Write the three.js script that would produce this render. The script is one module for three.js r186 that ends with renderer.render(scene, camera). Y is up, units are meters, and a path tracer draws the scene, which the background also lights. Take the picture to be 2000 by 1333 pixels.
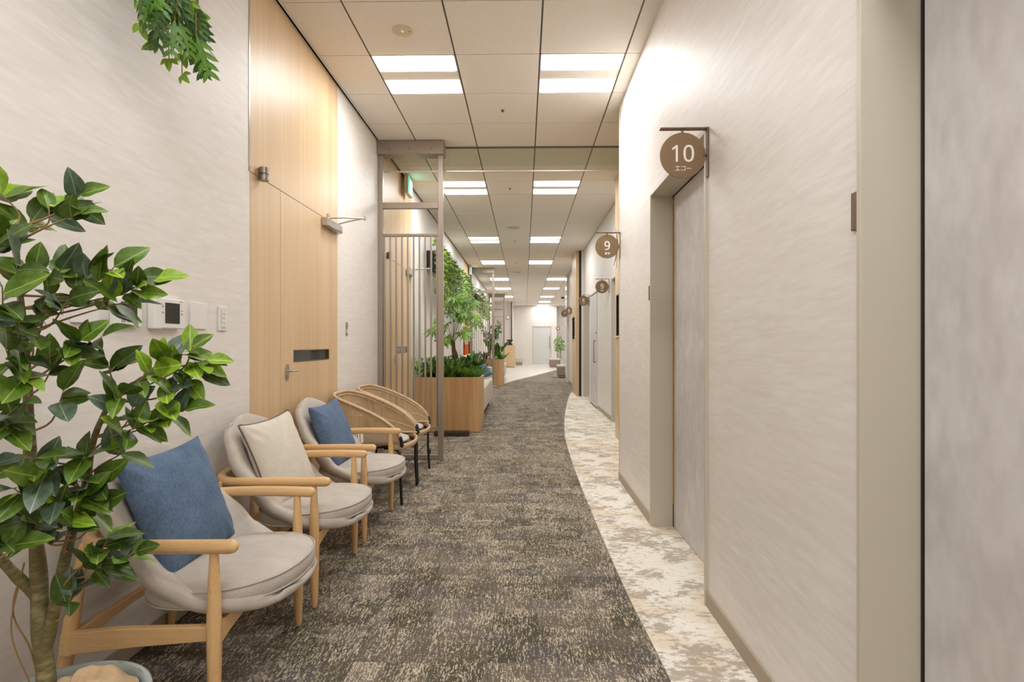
import * as THREE from 'three';
import { mergeGeometries, mergeVertices } from 'three/addons/utils/BufferGeometryUtils.js';
import { RoundedBoxGeometry } from 'three/addons/geometries/RoundedBoxGeometry.js';
import { TextGeometry } from 'three/addons/geometries/TextGeometry.js';
import { FontLoader } from 'three/addons/loaders/FontLoader.js';
import { RectAreaLightUniformsLib } from 'three/addons/lights/RectAreaLightUniformsLib.js';

// ------------------------------------------------------------------ camera, exposure, sky
RectAreaLightUniformsLib.init();
const scene = new THREE.Scene();
scene.background = new THREE.Color(0x000000);
const FOCAL = 1062;                                            // pixels, for a 2000 x 1333 frame
const camera = new THREE.PerspectiveCamera(2 * Math.atan(666.5 / FOCAL) * 180 / Math.PI, 2000 / 1333, 0.05, 80);
camera.position.set(0, 1.18, 0);
camera.rotation.y = 18 / FOCAL;
camera.setViewOffset(2000, 1333, -6, -3.5, 2000, 1333);
const renderer = new THREE.WebGLRenderer({ antialias: true });
renderer.toneMapping = THREE.LinearToneMapping;
renderer.toneMappingExposure = 1.06;
renderer.shadowMap.enabled = true;
const STRIP_LIGHT = 24;                                       // radiance of each ceiling strip
const LAMP_COLOUR = new THREE.Color().setRGB(0.975, 0.985, 1.0);

// ------------------------------------------------------------------ helpers: random, noise, names
function rng(seed) { let a = seed >>> 0; return () => { a = (a + 0x6d2b79f5) | 0; let t = Math.imul(a ^ (a >>> 15), 1 | a); t = (t + Math.imul(t ^ (t >>> 7), 61 | t)) ^ t; return ((t ^ (t >>> 14)) >>> 0) / 4294967296; }; }
function hash(x, y, s) { let h = Math.imul(x, 374761393) ^ Math.imul(y, 668265263) ^ Math.imul(s, 2147483647 - 1013904223); h = Math.imul(h ^ (h >>> 13), 1274126177); h = Math.imul(h ^ (h >>> 16), 2246822519 | 0); return ((h ^ (h >>> 15)) >>> 0) / 4294967296; }
function vnoise(u, v, nx, ny, s) {                              // tileable value noise, u and v in 0..1
  const x = u * nx, y = v * ny, x0 = Math.floor(x), y0 = Math.floor(y);
  let fx = x - x0, fy = y - y0; fx = fx * fx * (3 - 2 * fx); fy = fy * fy * (3 - 2 * fy);
  const a = ((x0 % nx) + nx) % nx, b = (a + 1) % nx, c = ((y0 % ny) + ny) % ny, d = (c + 1) % ny;
  return (hash(a, c, s) * (1 - fx) + hash(b, c, s) * fx) * (1 - fy) + (hash(a, d, s) * (1 - fx) + hash(b, d, s) * fx) * fy;
}
function fbm(u, v, nx, ny, oct, s) { let t = 0, a = 0.5, n = 0; for (let i = 0; i < oct; i++) { t += a * vnoise(u, v, nx, ny, s + i * 17); n += a; a *= 0.5; nx *= 2; ny *= 2; } return t / n; }
const taken = new Map();
function numbered(n) { const k = taken.get(n) ?? 0; taken.set(n, k + 1); return k ? n + '_' + String(k).padStart(3, '0') : n; }
const V = (x, y, d) => new THREE.Vector3(x, y, -d);            // x to the side, y up, d metres down the corridor
function thing(name, label, category, pos, group) {
  const o = new THREE.Group(); o.name = numbered(name); if (pos) o.position.copy(pos);
  o.userData = { label, category }; if (group) o.userData.group = group;
  scene.add(o); return o;
}
function part(name, geo, mat, parent) {
  const m = new THREE.Mesh(geo, mat); m.name = name; m.castShadow = m.receiveShadow = true; parent.add(m); return m;
}
function tagged(name, label, category, geo, mat, group) {
  const m = part(numbered(name), geo, mat, scene); m.userData = { label, category }; if (group) m.userData.group = group; return m;
}
function struct(name, geo, mat, label, category = 'wall') {
  const m = part(numbered(name), geo, mat, scene); m.userData = { kind: 'structure', label, category }; return m;
}
function structGroup(name, label, category) {
  const o = new THREE.Group(); o.name = numbered(name); o.userData = { kind: 'structure', label, category }; scene.add(o); return o;
}

// ------------------------------------------------------------------ helpers: geometry
function uvm(g, grain = 'y') {                                  // uv in metres, by the way each face points
  g = g.index ? g.toNonIndexed() : g;
  const p = g.attributes.position, n = g.attributes.normal, uv = new Float32Array(p.count * 2);
  for (let i = 0; i < p.count; i += 3) {
    let a = 0, b = 0, c = 0;
    for (let k = 0; k < 3; k++) { a += n.getX(i + k); b += n.getY(i + k); c += n.getZ(i + k); }
    a = Math.abs(a); b = Math.abs(b); c = Math.abs(c);
    for (let k = 0; k < 3; k++) {
      const x = p.getX(i + k), y = p.getY(i + k), z = p.getZ(i + k);
      let u, v;
      if (grain === 'y') { if (a >= b && a >= c) { u = z; v = y; } else if (c >= b) { u = x; v = y; } else { u = x; v = z; } }
      else if (grain === 'x') { if (a >= b && a >= c) { u = z; v = y; } else if (c >= b) { u = y; v = x; } else { u = z; v = x; } }
      else { if (a >= b && a >= c) { u = y; v = z; } else if (c >= b) { u = x; v = y; } else { u = x; v = z; } }
      uv[(i + k) * 2] = u; uv[(i + k) * 2 + 1] = v;
    }
  }
  g.setAttribute('uv', new THREE.BufferAttribute(uv, 2)); return g;
}
// a box between two corners given as x, y, d
function bx(x0, x1, y0, y1, d0, d1, r = 0, grain = 'y') {
  const w = x1 - x0, h = y1 - y0, l = d1 - d0;
  const g = r ? new RoundedBoxGeometry(w, h, l, 2, Math.min(r, w / 2.01, h / 2.01, l / 2.01)) : new THREE.BoxGeometry(w, h, l);
  g.translate((x0 + x1) / 2, (y0 + y1) / 2, -(d0 + d1) / 2); return uvm(g, grain);
}
function merge(list) { return mergeGeometries(list.map((g) => { const o = g.index ? g.toNonIndexed() : g; for (const k of Object.keys(o.attributes)) if (!['position', 'normal', 'uv'].includes(k)) o.deleteAttribute(k); return o; })); }
function cyl(r0, r1, h, seg, at, axis = 'y') { const g = new THREE.CylinderGeometry(r1, r0, h, seg); if (axis === 'x') g.rotateZ(-Math.PI / 2); if (axis === 'z') g.rotateX(Math.PI / 2); g.translate(at.x, at.y, at.z); return g; }
// a round bar swept along points; radius may be a number or a function of 0..1; sx, sy flatten it
function sweep(pts, radius, n = 24, seg = 8, closed = false, flat = 1) {
  const curve = new THREE.CatmullRomCurve3(pts, closed, 'centripetal'), R = typeof radius === 'function' ? radius : () => radius;
  const fr = curve.computeFrenetFrames(n, closed), pos = [], uv = [], idx = [], L = curve.getLength();
  for (let i = 0; i <= n; i++) {
    const t = i / n, c = curve.getPointAt(t), r = R(t);
    for (let j = 0; j <= seg; j++) { const a = j / seg * Math.PI * 2, ca = Math.cos(a) * r, sa = Math.sin(a) * r * flat, N = fr.normals[i], B = fr.binormals[i];
      pos.push(c.x + N.x * ca + B.x * sa, c.y + N.y * ca + B.y * sa, c.z + N.z * ca + B.z * sa); uv.push(j / seg * r * 6.3, t * L); }
  }
  for (let i = 0; i < n; i++) for (let j = 0; j < seg; j++) { const a = i * (seg + 1) + j, b = a + seg + 1; idx.push(a, a + 1, b, b, a + 1, b + 1); }
  if (!closed) for (const [i, dir] of [[0, -1], [n, 1]]) {           // rounded ends
    const t = fr.tangents[i], c = curve.getPointAt(i / n), r = R(i / n); let prev = i * (seg + 1);
    for (const [q, sc] of [[0.55, 0.8], [0.88, 0.42]]) { const st = pos.length / 3;
      for (let j = 0; j <= seg; j++) { const k = (i * (seg + 1) + j) * 3; pos.push(c.x + (pos[k] - c.x) * sc + t.x * r * q * dir, c.y + (pos[k + 1] - c.y) * sc + t.y * r * q * dir, c.z + (pos[k + 2] - c.z) * sc + t.z * r * q * dir); uv.push(j / seg * r * 6.3, 0); }
      for (let j = 0; j < seg; j++) { const a = prev + j, b = st + j; if (dir > 0) idx.push(a, a + 1, b, b, a + 1, b + 1); else idx.push(a, b, a + 1, b, b + 1, a + 1); } prev = st; }
    const top = pos.length / 3; pos.push(c.x + t.x * r * dir, c.y + t.y * r * dir, c.z + t.z * r * dir); uv.push(0, 0);
    for (let j = 0; j < seg; j++) dir > 0 ? idx.push(prev + j, prev + j + 1, top) : idx.push(prev + j, top, prev + j + 1);
  }
  const g = new THREE.BufferGeometry(); g.setAttribute('position', new THREE.Float32BufferAttribute(pos, 3)); g.setAttribute('uv', new THREE.Float32BufferAttribute(uv, 2)); g.setIndex(idx); g.computeVertexNormals();
  return g;
}
// a padded sheet: f(u, v) gives its middle for u 0..1, v -1..1; thick in the middle, round at its border
function sheet(nu, nv, f, thick, su = 0.6, sv = 0.6, power = 12) {
  const U = [], W = [], M = []; for (let i = 0; i <= nu; i++) { const s = i / nu; U.push(0.5 - 0.5 * Math.cos(Math.PI * s) * (0.55 + 0.45 * Math.abs(Math.cos(Math.PI * s)) ** 2)); } U[0] = 0; U[nu] = 1;
  for (let j = 0; j <= nv; j++) W.push(Math.sin((j / nv - 0.5) * Math.PI));
  for (let i = 0; i <= nu; i++) { M.push([]); for (let j = 0; j <= nv; j++) M[i].push(f(U[i], W[j])); }
  const pos = [[], []], uv = [], idx = [];
  const T = typeof thick === 'function' ? thick : () => thick;
  for (let i = 0; i <= nu; i++) for (let j = 0; j <= nv; j++) {
    const e = 1e-3, u0 = Math.max(0.004, Math.min(0.996, U[i])), v0 = Math.max(-0.99, Math.min(0.99, W[j]));
    const a = f(u0 - e, v0), b = f(u0 + e, v0), c = f(u0, v0 - e), d = f(u0, v0 + e);
    const n = b.sub(a).cross(d.sub(c)).normalize(), m = M[i][j];
    const q = Math.sqrt(Math.max(0, 1 - Math.abs(2 * U[i] - 1) ** power)) * Math.sqrt(Math.max(0, 1 - Math.abs(W[j]) ** power)) * T(U[i], W[j]) / 2;
    pos[0].push(m.x + n.x * q, m.y + n.y * q, m.z + n.z * q); pos[1].push(m.x - n.x * q, m.y - n.y * q, m.z - n.z * q); uv.push(W[j] * sv / 2, U[i] * su);
  }
  const N = (nu + 1) * (nv + 1);
  for (let i = 0; i < nu; i++) for (let j = 0; j < nv; j++) { const a = i * (nv + 1) + j, b = a + nv + 1; idx.push(a, b, a + 1, b, b + 1, a + 1, N + a, N + a + 1, N + b, N + b, N + a + 1, N + b + 1); }
  let g = new THREE.BufferGeometry(); g.setAttribute('position', new THREE.Float32BufferAttribute([...pos[0], ...pos[1]], 3)); g.setAttribute('uv', new THREE.Float32BufferAttribute([...uv, ...uv], 2)); g.setIndex(idx);
  g = mergeVertices(g, 1e-5); g.computeVertexNormals(); return g;
}

// ------------------------------------------------------------------ textures and materials
const lin = (c) => { c /= 255; return c <= 0.04045 ? c / 12.92 : ((c + 0.055) / 1.055) ** 2.4; };
function tex(w, h, fn, srgb = true, rx = 1, ry = 1) {           // fn(u, v) gives three values 0..255
  const data = new Uint8Array(w * h * 4);
  for (let y = 0; y < h; y++) for (let x = 0; x < w; x++) { const c = fn(x / w, y / h, x, y), i = (y * w + x) * 4; data[i] = Math.max(0, Math.min(255, c[0])); data[i + 1] = Math.max(0, Math.min(255, c[1])); data[i + 2] = Math.max(0, Math.min(255, c[2])); data[i + 3] = 255; }
  const t = new THREE.DataTexture(data, w, h, THREE.RGBAFormat); t.wrapS = t.wrapT = THREE.RepeatWrapping; t.magFilter = THREE.LinearFilter; t.minFilter = THREE.LinearMipmapLinearFilter; t.generateMipmaps = true;
  if (srgb) t.colorSpace = THREE.SRGBColorSpace; t.repeat.set(rx, ry); t.needsUpdate = true; return t;
}
const mixc = (a, b, t) => [a[0] + (b[0] - a[0]) * t, a[1] + (b[1] - a[1]) * t, a[2] + (b[2] - a[2]) * t];
const std = (o) => new THREE.MeshStandardMaterial(o);
const phys = (o) => new THREE.MeshPhysicalMaterial(o);

// wall covering: fine streaks that run level along the wall; 2 m repeat
const wallField = (u, v) => { const w = 0.012 * fbm(u, v, 5, 5, 3, 91); return 0.42 * fbm(u, v + w, 16, 120, 3, 5) + 0.3 * fbm(u, v + w, 36, 250, 2, 31) + 0.28 * fbm(u, v, 5, 9, 4, 77); };
const wallMap = tex(1024, 1024, (u, v) => { const t = wallField(u, v), w = fbm(u, v, 4, 14, 3, 141); return mixc(mixc([224, 217, 210], [240, 236, 231], Math.max(0, Math.min(1, (t - 0.28) * 2.2))), [233, 225, 215], 0.6 * w); }, true, 0.5, 0.5);
const wallBump = tex(1024, 1024, (u, v) => { const t = 255 * wallField(u, v); return [t, t, t]; }, false, 0.5, 0.5);
const wallMat = std({ map: wallMap, bumpMap: wallBump, bumpScale: 0.0007, roughness: 0.52 });
const paleMat = std({ map: wallMap, roughness: 0.5 });
// grey door laminate: clouds with a faint upright drift
const greyMap = tex(512, 1024, (u, v) => { const t = 0.5 * fbm(u, v, 9, 12, 5, 9) + 0.5 * fbm(u, v, 50, 34, 4, 63); return mixc([196, 190, 186], [224, 220, 217], Math.max(0, Math.min(1, (t - 0.2) * 1.6))); }, true, 0.7, 0.5);
const greyDoorMat = std({ map: greyMap, roughness: 0.5 });
// oak veneer: upright grain
const oakField = (u, v) => { const w = 0.02 * fbm(u, v, 3, 2, 3, 3); return [fbm(u + w, v, 90, 2, 3, 12), fbm(u + w, v, 14, 1, 2, 44), fbm(u, v, 220, 6, 2, 8)]; };
const oakMap = tex(1024, 1024, (u, v) => { const [a, b, c] = oakField(u, v); let q = mixc([206, 174, 132], [228, 200, 162], 0.45 * a + 0.55 * b); return mixc(q, [186, 148, 104], 0.3 * Math.max(0, c - 0.45) * 2); }, true, 0.8, 0.4);
const oakMat = std({ map: oakMap, roughness: 0.42 });
const planterMap = tex(1024, 1024, (u, v) => { const w = 0.05 * fbm(u, v, 3, 2, 3, 203), a = fbm(u + w, v, 26, 2, 4, 212), b = fbm(u + w, v, 160, 4, 2, 208), k = fbm(u, v, 9, 2, 2, 244); const q = mixc([176, 136, 88], [226, 188, 138], Math.max(0, Math.min(1, 0.75 * a + 0.5 * k - 0.12))); return mixc(q, [150, 110, 68], 0.5 * Math.max(0, b - 0.5)); }, true, 0.9, 0.45);
const planterMat = std({ map: planterMap, roughness: 0.45 });
// beech of the chair frames
const beechMap = tex(512, 512, (u, v) => { const a = fbm(u, v, 60, 3, 3, 22), f = hash(Math.floor(u * 128), Math.floor(v * 90), 4) > 0.985 ? 0.35 : 0; return mixc(mixc([219, 173, 116], [235, 195, 142], a), [160, 112, 68], f); }, true, 4, 2);
const beechMat = phys({ map: beechMap, roughness: 0.42, clearcoat: 0.25, clearcoatRoughness: 0.35 });
// painted steel of door frames, skirting, screens
const frameMat = std({ color: new THREE.Color(0xc9c1b0), roughness: 0.42 });
const skirtMat = std({ color: new THREE.Color(0xa99b86), roughness: 0.55 });
const screenMat = std({ color: new THREE.Color(0x9c8f80), roughness: 0.36, metalness: 0.35 });
const bronzeMat = std({ color: new THREE.Color(0x77604a), roughness: 0.34, metalness: 0.55 });
const darkMat = std({ color: new THREE.Color(0x1a1917), roughness: 0.6 });
const voidMat = std({ color: new THREE.Color(0x2a2723), roughness: 0.9 });
const steelMat = std({ color: new THREE.Color(0xb9b4ac), roughness: 0.3, metalness: 0.85 });
const whiteMat = std({ color: new THREE.Color(0xe9e6e0), roughness: 0.45 });
const blackMetal = std({ color: new THREE.Color(0x24262a), roughness: 0.4, metalness: 0.3 });
const glassMat = phys({ color: 0xf3f6f3, transmission: 1, thickness: 0, roughness: 0.02, ior: 1.45 });
// ceiling board
const boardMap = tex(256, 256, (u, v, x, y) => { const t = 0.5 * hash(x, y, 2) + 0.5 * fbm(u, v, 40, 40, 2, 6); return mixc([237, 229, 217], [247, 240, 230], t); }, true, 1.6, 1.6);
const boardMat = std({ map: boardMap, roughness: 0.9 });
const ribMap = tex(256, 8, (u, v, x) => (x % 8 < 2 ? [206, 200, 186] : [232, 226, 212]), true, 1 / 0.36, 1);
const ribMat = std({ map: ribMap, roughness: 0.85 });
const gridMat = std({ color: new THREE.Color(0x6d675e), roughness: 0.6 });

// dark carpet, 2 m repeat: yarn rows 4 mm wide run down the corridor, in rectangular fields
const carpetMap = tex(2048, 2048, (() => {
  const pal = [[82, 75, 58], [95, 87, 82], [112, 101, 87], [94, 86, 68], [118, 108, 97], [106, 96, 83]], cream = [212, 198, 172];
  const field = (x, y, nx, ny, s) => { const row = Math.floor(y * ny), col = Math.floor(x * nx + hash(row, 3, s)); return [col % nx, row]; };
  return (u, v, px, py) => {
    const c = px >> 2, [a, b] = field(u, v, 11, 16, 7), [a2, b2] = field(u, v, 7, 24, 19), [a3, b3] = field(u, v, 26, 9, 37);
    const base = pal[Math.floor(hash(a, b, 11) * pal.length)], len = 10 + Math.floor(hash(c, 0, 3) * 30), off = Math.floor(hash(c, 1, 3) * 64);
    const seg = Math.floor((py + off) / len) % Math.floor(2048 / len), fine = hash(c, py >> 3, 5), fine2 = hash(px >> 1, py >> 1, 6);
    const p = 0.37 + 0.13 * (hash(a2, b2, 23) - 0.5) + 0.12 * (hash(a3, b3, 29) - 0.5) + 0.08 * (hash(a, b, 31) - 0.5) + 0.22 * (fbm(u, v, 40, 60, 3, 51) - 0.5);
    const t = 0.45 * hash(c, seg, 8) + 0.33 * fine + 0.22 * fine2, on = Math.max(0, Math.min(1, (p - t + 0.14) * 5));
    const gap = (px & 3) === 3 ? 0.7 : 1, k = (0.74 + 0.5 * fine2) * gap;
    const q = mixc(base, cream, on); return [q[0] * k, q[1] * k, q[2] * k];
  };
})(), true, 0.5, 0.5);
const carpetMat = std({ map: carpetMap, bumpMap: carpetMap, bumpScale: 0.0015, roughness: 0.95 });
// pale carpet: streaks across the corridor, sand and stone coloured patches
const paleCarpetMap = tex(1024, 1024, (u, v, x, y) => {
  const s = hash(x >> 1, y >> 1, 3), str = fbm(u, v, 60, 110, 2, 12), a = fbm(u, v, 8, 10, 4, 41), b = fbm(u, v, 10, 13, 4, 83);
  let q = mixc([228, 221, 208], [246, 241, 231], s);
  const sand = Math.max(0, Math.min(1, (a - 0.5) * 7 + (s - 0.5) * 1.3)), stone = Math.max(0, Math.min(1, (b - 0.57) * 9 + (s - 0.5) * 2 + (str - 0.5) * 5));
  q = mixc(q, [218, 199, 164], sand * 0.6); q = mixc(q, [158, 143, 126], stone * 0.7); return mixc(q, [190, 176, 156], Math.max(0, str - 0.56) * 2.5 * s); }, true, 0.75, 0.75);
const paleCarpetMat = std({ map: paleCarpetMap, bumpMap: paleCarpetMap, bumpScale: 0.002, roughness: 0.95 });
const stoneMap = tex(512, 512, (u, v) => { const t = 0.6 * fbm(u, v, 5, 40, 3, 21) + 0.4 * fbm(u, v, 6, 6, 4, 2); return mixc([200, 192, 180], [236, 231, 223], t); }, true, 0.6, 0.6);
const stoneMat = std({ map: stoneMap, roughness: 0.35 });
// fabrics
const weave = (c0, c1, s, n = 220) => tex(512, 512, (u, v, x, y) => { const h = fbm(u, v, 9, n, 2, s), w = fbm(u, v, n, 9, 2, s + 5), g = hash(x, y, s), m = fbm(u, v, 6, 6, 3, s + 9); return mixc(c0, c1, Math.max(0, Math.min(1, 0.3 * h + 0.3 * w + 0.2 * g + 0.3 * m - 0.05))); }, true, 5, 5);
const linen = weave([174, 163, 151], [216, 208, 198], 71);
const linenMat = std({ map: linen, bumpMap: linen, bumpScale: 0.0008, roughness: 0.95 });
const creamMap = weave([202, 192, 175], [234, 227, 214], 171, 120);
const creamMat = std({ map: creamMap, bumpMap: creamMap, bumpScale: 0.002, roughness: 0.95 });
const blueMap = tex(512, 512, (u, v, x, y) => { const a = fbm(u, v, 110, 44, 3, 41), b = fbm(u, v, 5, 5, 3, 4), g = hash(x, y, 3); return mixc([58, 78, 104], [122, 146, 172], Math.max(0, Math.min(1, 0.6 * a + 0.4 * b + 0.2 * g - 0.1))); }, true, 3, 3);
const blueMat = phys({ map: blueMap, roughness: 0.85, sheen: 0.6, sheenColor: new THREE.Color(0x8da4bd), sheenRoughness: 0.5 });
const cordMat = std({ color: new THREE.Color(0x6a5f55), roughness: 0.9 });
const rattanMap = tex(128, 256, (u, v) => mixc([186, 154, 116], [216, 190, 152], fbm(u, v, 8, 40, 3, 15)), true, 6, 3);
const rattanMat = std({ map: rattanMap, roughness: 0.6 });
const sofaMat = std({ map: weave([196, 186, 170], [226, 218, 204], 211), roughness: 0.9 });
const ottomanMat = std({ map: weave([128, 116, 110], [160, 149, 143], 311), roughness: 0.9 });
const copperMat = std({ color: new THREE.Color(0xc98a6a), roughness: 0.3, metalness: 0.9 });

// ------------------------------------------------------------------ the corridor shell
const XL = -1.475, XR = 0.82, CEIL = 3.21, END = 29.7;
{ // floor
  const floor = structGroup('floor', 'corridor floor of dark flecked carpet tiles with a pale carpet strip', 'floor');
  part('floor_slab', bx(-3.4, 4.2, -0.12, -0.0065, -4.2, 33.2), voidMat, floor);
  const tiles = []; const r = rng(5);
  for (let k = 0; k < 16; k++) { const g = bx(-0.2494, 0.2494, -0.0062, 0, -0.2494, 0.2494); const uv = g.attributes.uv; for (let i = 0; i < uv.count; i++) uv.setXY(i, uv.getX(i) + 0.25 + 0.5 * (k & 3), uv.getY(i) + 0.25 + 0.5 * (k >> 2)); tiles.push(g); }
  const edge = (d) => (d < 5.5 ? 0.52 : d < 9 ? 0.75 : 1.4);
  const rest = [];
  for (let i = 0; i < 12; i++) for (let j = 0; j < 66; j++) {
    const x = -1.63 + 0.5 * i + 0.25, d = -4 + 0.5 * j + 0.25, g = tiles[Math.floor(r() * 16)];
    const near = d > 1 && d < 13 && x < edge(d) + 0.25 && x > -1.7;
    if (near) { const m = part('carpet_tile', g, carpetMat, floor); m.position.set(x, 0, -d); m.rotation.y = 0; }
    else if (!(d > 1 && d < 13)) { const c = g.clone(); c.translate(x, 0, -d); rest.push(c); }
  }
  const far = part('carpet_field', merge(rest), carpetMat, floor); far.userData.kind = 'stuff';
  const curve = new THREE.SplineCurve([[0.56, -4.2], [0.53, 0.8], [0.509, 1.9], [0.481, 2.63], [0.468, 3.81], [0.468, 5.0], [0.481, 5.77], [0.511, 6.82], [0.618, 8.37], [0.80, 10.3], [1.0, 12.1], [1.16, 13.2]].map((p) => new THREE.Vector2(...p)));
  const lay = (pts, h) => { const s = new THREE.Shape(pts); const g = new THREE.ExtrudeGeometry(s, { depth: h + 0.006, bevelEnabled: false }); g.rotateX(-Math.PI / 2); g.translate(0, -0.006, 0); return g; };
  part('pale_carpet_strip', lay([...curve.getPoints(90), new THREE.Vector2(1.6, 13.2), new THREE.Vector2(1.6, -4.2)], 0.004), paleCarpetMat, floor);
  const c2 = new THREE.SplineCurve([[-1.6, 13.6], [-1.0, 14.2], [-0.62, 15.4], [-0.28, 17.1], [0.29, 19.2], [1.36, 23.4], [2.4, 27], [4, 31]].map((p) => new THREE.Vector2(...p)));
  part('stone_floor', lay([...c2.getPoints(60), new THREE.Vector2(4, 33), new THREE.Vector2(-3.3, 33), new THREE.Vector2(-3.3, 13.6)], 0.004), stoneMat, floor);
}
{ // ceiling
  const ceil = structGroup('ceiling', 'suspended ceiling of square beige boards in a dark metal grid', 'ceiling');
  const slab = (x0, x1, d0, d1) => part('ceiling_void', bx(x0, x1, 3.42, 3.5, d0, d1), voidMat, ceil);
  slab(-3.4, 4.2, -4.2, 33.2); part('ceiling_void', bx(-1.66, -1.605, 3.2, 3.44, -4.2, 33.2), voidMat, ceil);
  const lit = new Set(); globalThis.__lit = lit;
  const cells = (row) => { const d0 = 3.22 + 0.6 * row; const right = d0 < 4.3 ? XR + 0.03 : 1.311; return [[-1.451, -1.089], [-1.089, -0.488], [-0.488, 0.111], [0.111, 0.711], [0.711, right]]; };
  var LIGHT_CELLS = [];
  const rows = { '-10': 'LR', '-5': 'LR', 1: 'LR', 6: 'LR', 12: 'LR', 17: 'LR', 23: 'LF', 28: 'LF', 34: 'LF', 39: 'F', 43: 'F' }, aside = [[24, 2.511], [30, 2.511], [36, 2.511], [42, 2.511]];
  for (const k of Object.keys(rows)) for (const c of rows[k]) { const col = c === 'L' ? 1 : c === 'R' ? 3 : 4; lit.add(k + ',' + col); const x = cells(+k)[col]; LIGHT_CELLS.push({ row: +k, col, x0: x[0], x1: x[0] + 0.6, d0: 3.22 + 0.6 * k }); }
  for (const [k, x] of aside) LIGHT_CELLS.push({ row: k, col: 6, x0: x, x1: x + 0.6, d0: 3.22 + 0.6 * k });
  const cache = new Map(), geo = (w) => { const key = w.toFixed(3); if (!cache.has(key)) { const t = 0.012; cache.set(key, bx(-w / 2 + t / 2, w / 2 - t / 2, 0, 0.018, -0.2965, 0.2965)); } return cache.get(key); };
  const bars = [], hidden = [];
  for (let row = -12; row <= 44; row++) cells(row).forEach(([x0, x1], col) => {
    const d = 3.22 + 0.6 * row + 0.3; if (lit.has(row + ',' + col) || (d > END)) return;
    if (row < -2) { const g = geo(x1 - x0).clone(); g.translate((x0 + x1) / 2, CEIL, -d); hidden.push(g); return; }
    const m = part('ceiling_board', geo(x1 - x0), row === 4 ? ribMat : boardMat, ceil); m.position.set((x0 + x1) / 2, CEIL, -d);
  });
  part('ceiling_board', merge(hidden), boardMat, ceil).userData.kind = 'stuff';
  const wide = []; for (let row = 22; row <= 48; row++) for (let c = 0; c < 3; c++) { if (c === 2 && aside.some((q) => q[0] === row)) continue; const x = 1.311 + 0.6 * c + 0.3, g = geo(0.6).clone(); g.translate(x, CEIL, -(3.22 + 0.6 * row + 0.3)); wide.push(g); }
  for (let row = 38; row <= 44; row++) for (let c = 0; c < 3; c++) { const g = geo(0.6).clone(); g.translate(-1.451 - 0.6 * c - 0.3, CEIL, -(3.22 + 0.6 * row + 0.3)); wide.push(g); }
  part('ceiling_board', merge(wide), boardMat, ceil).userData.kind = 'stuff';
  for (const x of [-1.089, -0.488, 0.111, 0.711, 1.311, 1.911, 2.511]) bars.push(bx(x - 0.012, x + 0.012, CEIL + 0.006, CEIL + 0.03, x > 1 ? 4.7 : -4, 33));
  for (let row = -12; row <= 48; row++) bars.push(bx(-1.451, row < 2 ? XR + 0.02 : 3.1, CEIL + 0.008, CEIL + 0.03, 3.22 + 0.6 * row - 0.012, 3.22 + 0.6 * row + 0.012));
  part('ceiling_grid', merge(bars), gridMat, ceil);
  part('ceiling_edge_trim', bx(-1.457, -1.447, CEIL - 0.004, CEIL + 0.03, -4, 27), whiteMat, ceil);
}
function skirt(name, x0, x1, d0, d1, label) { struct(name, bx(x0, x1, 0.004, 0.07, d0, d1, 0.002), skirtMat, label, 'baseboard'); }
// wall on the armchair side, with the oak doors let into it
struct('wall_left', bx(XL - 0.16, XL - 0.045, 0, 3.3, -4.2, 27), voidMat, 'dark backing wall behind the oak doors and plaster');
{
  const segs = [[-4, 2.896], [4.268, 5.712], [7.072, 13.2], [14.56, 27]];
  const names = ['pale streaked wall beside the armchairs with intercoms on it', 'narrow pale wall between the first oak door and the metal screen', 'pale streaked wall behind the planter and sofa', 'far pale wall past the second metal screen'];
  segs.forEach(([a, b], i) => { struct('wall_left', bx(XL - 0.045, XL, 0, 3.215, a, b), wallMat, names[i]); skirt('baseboard_left', XL, XL + 0.009, a, b, 'beige skirting under the ' + names[i].split(' ').slice(0, 8).join(' ')); });
}
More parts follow.
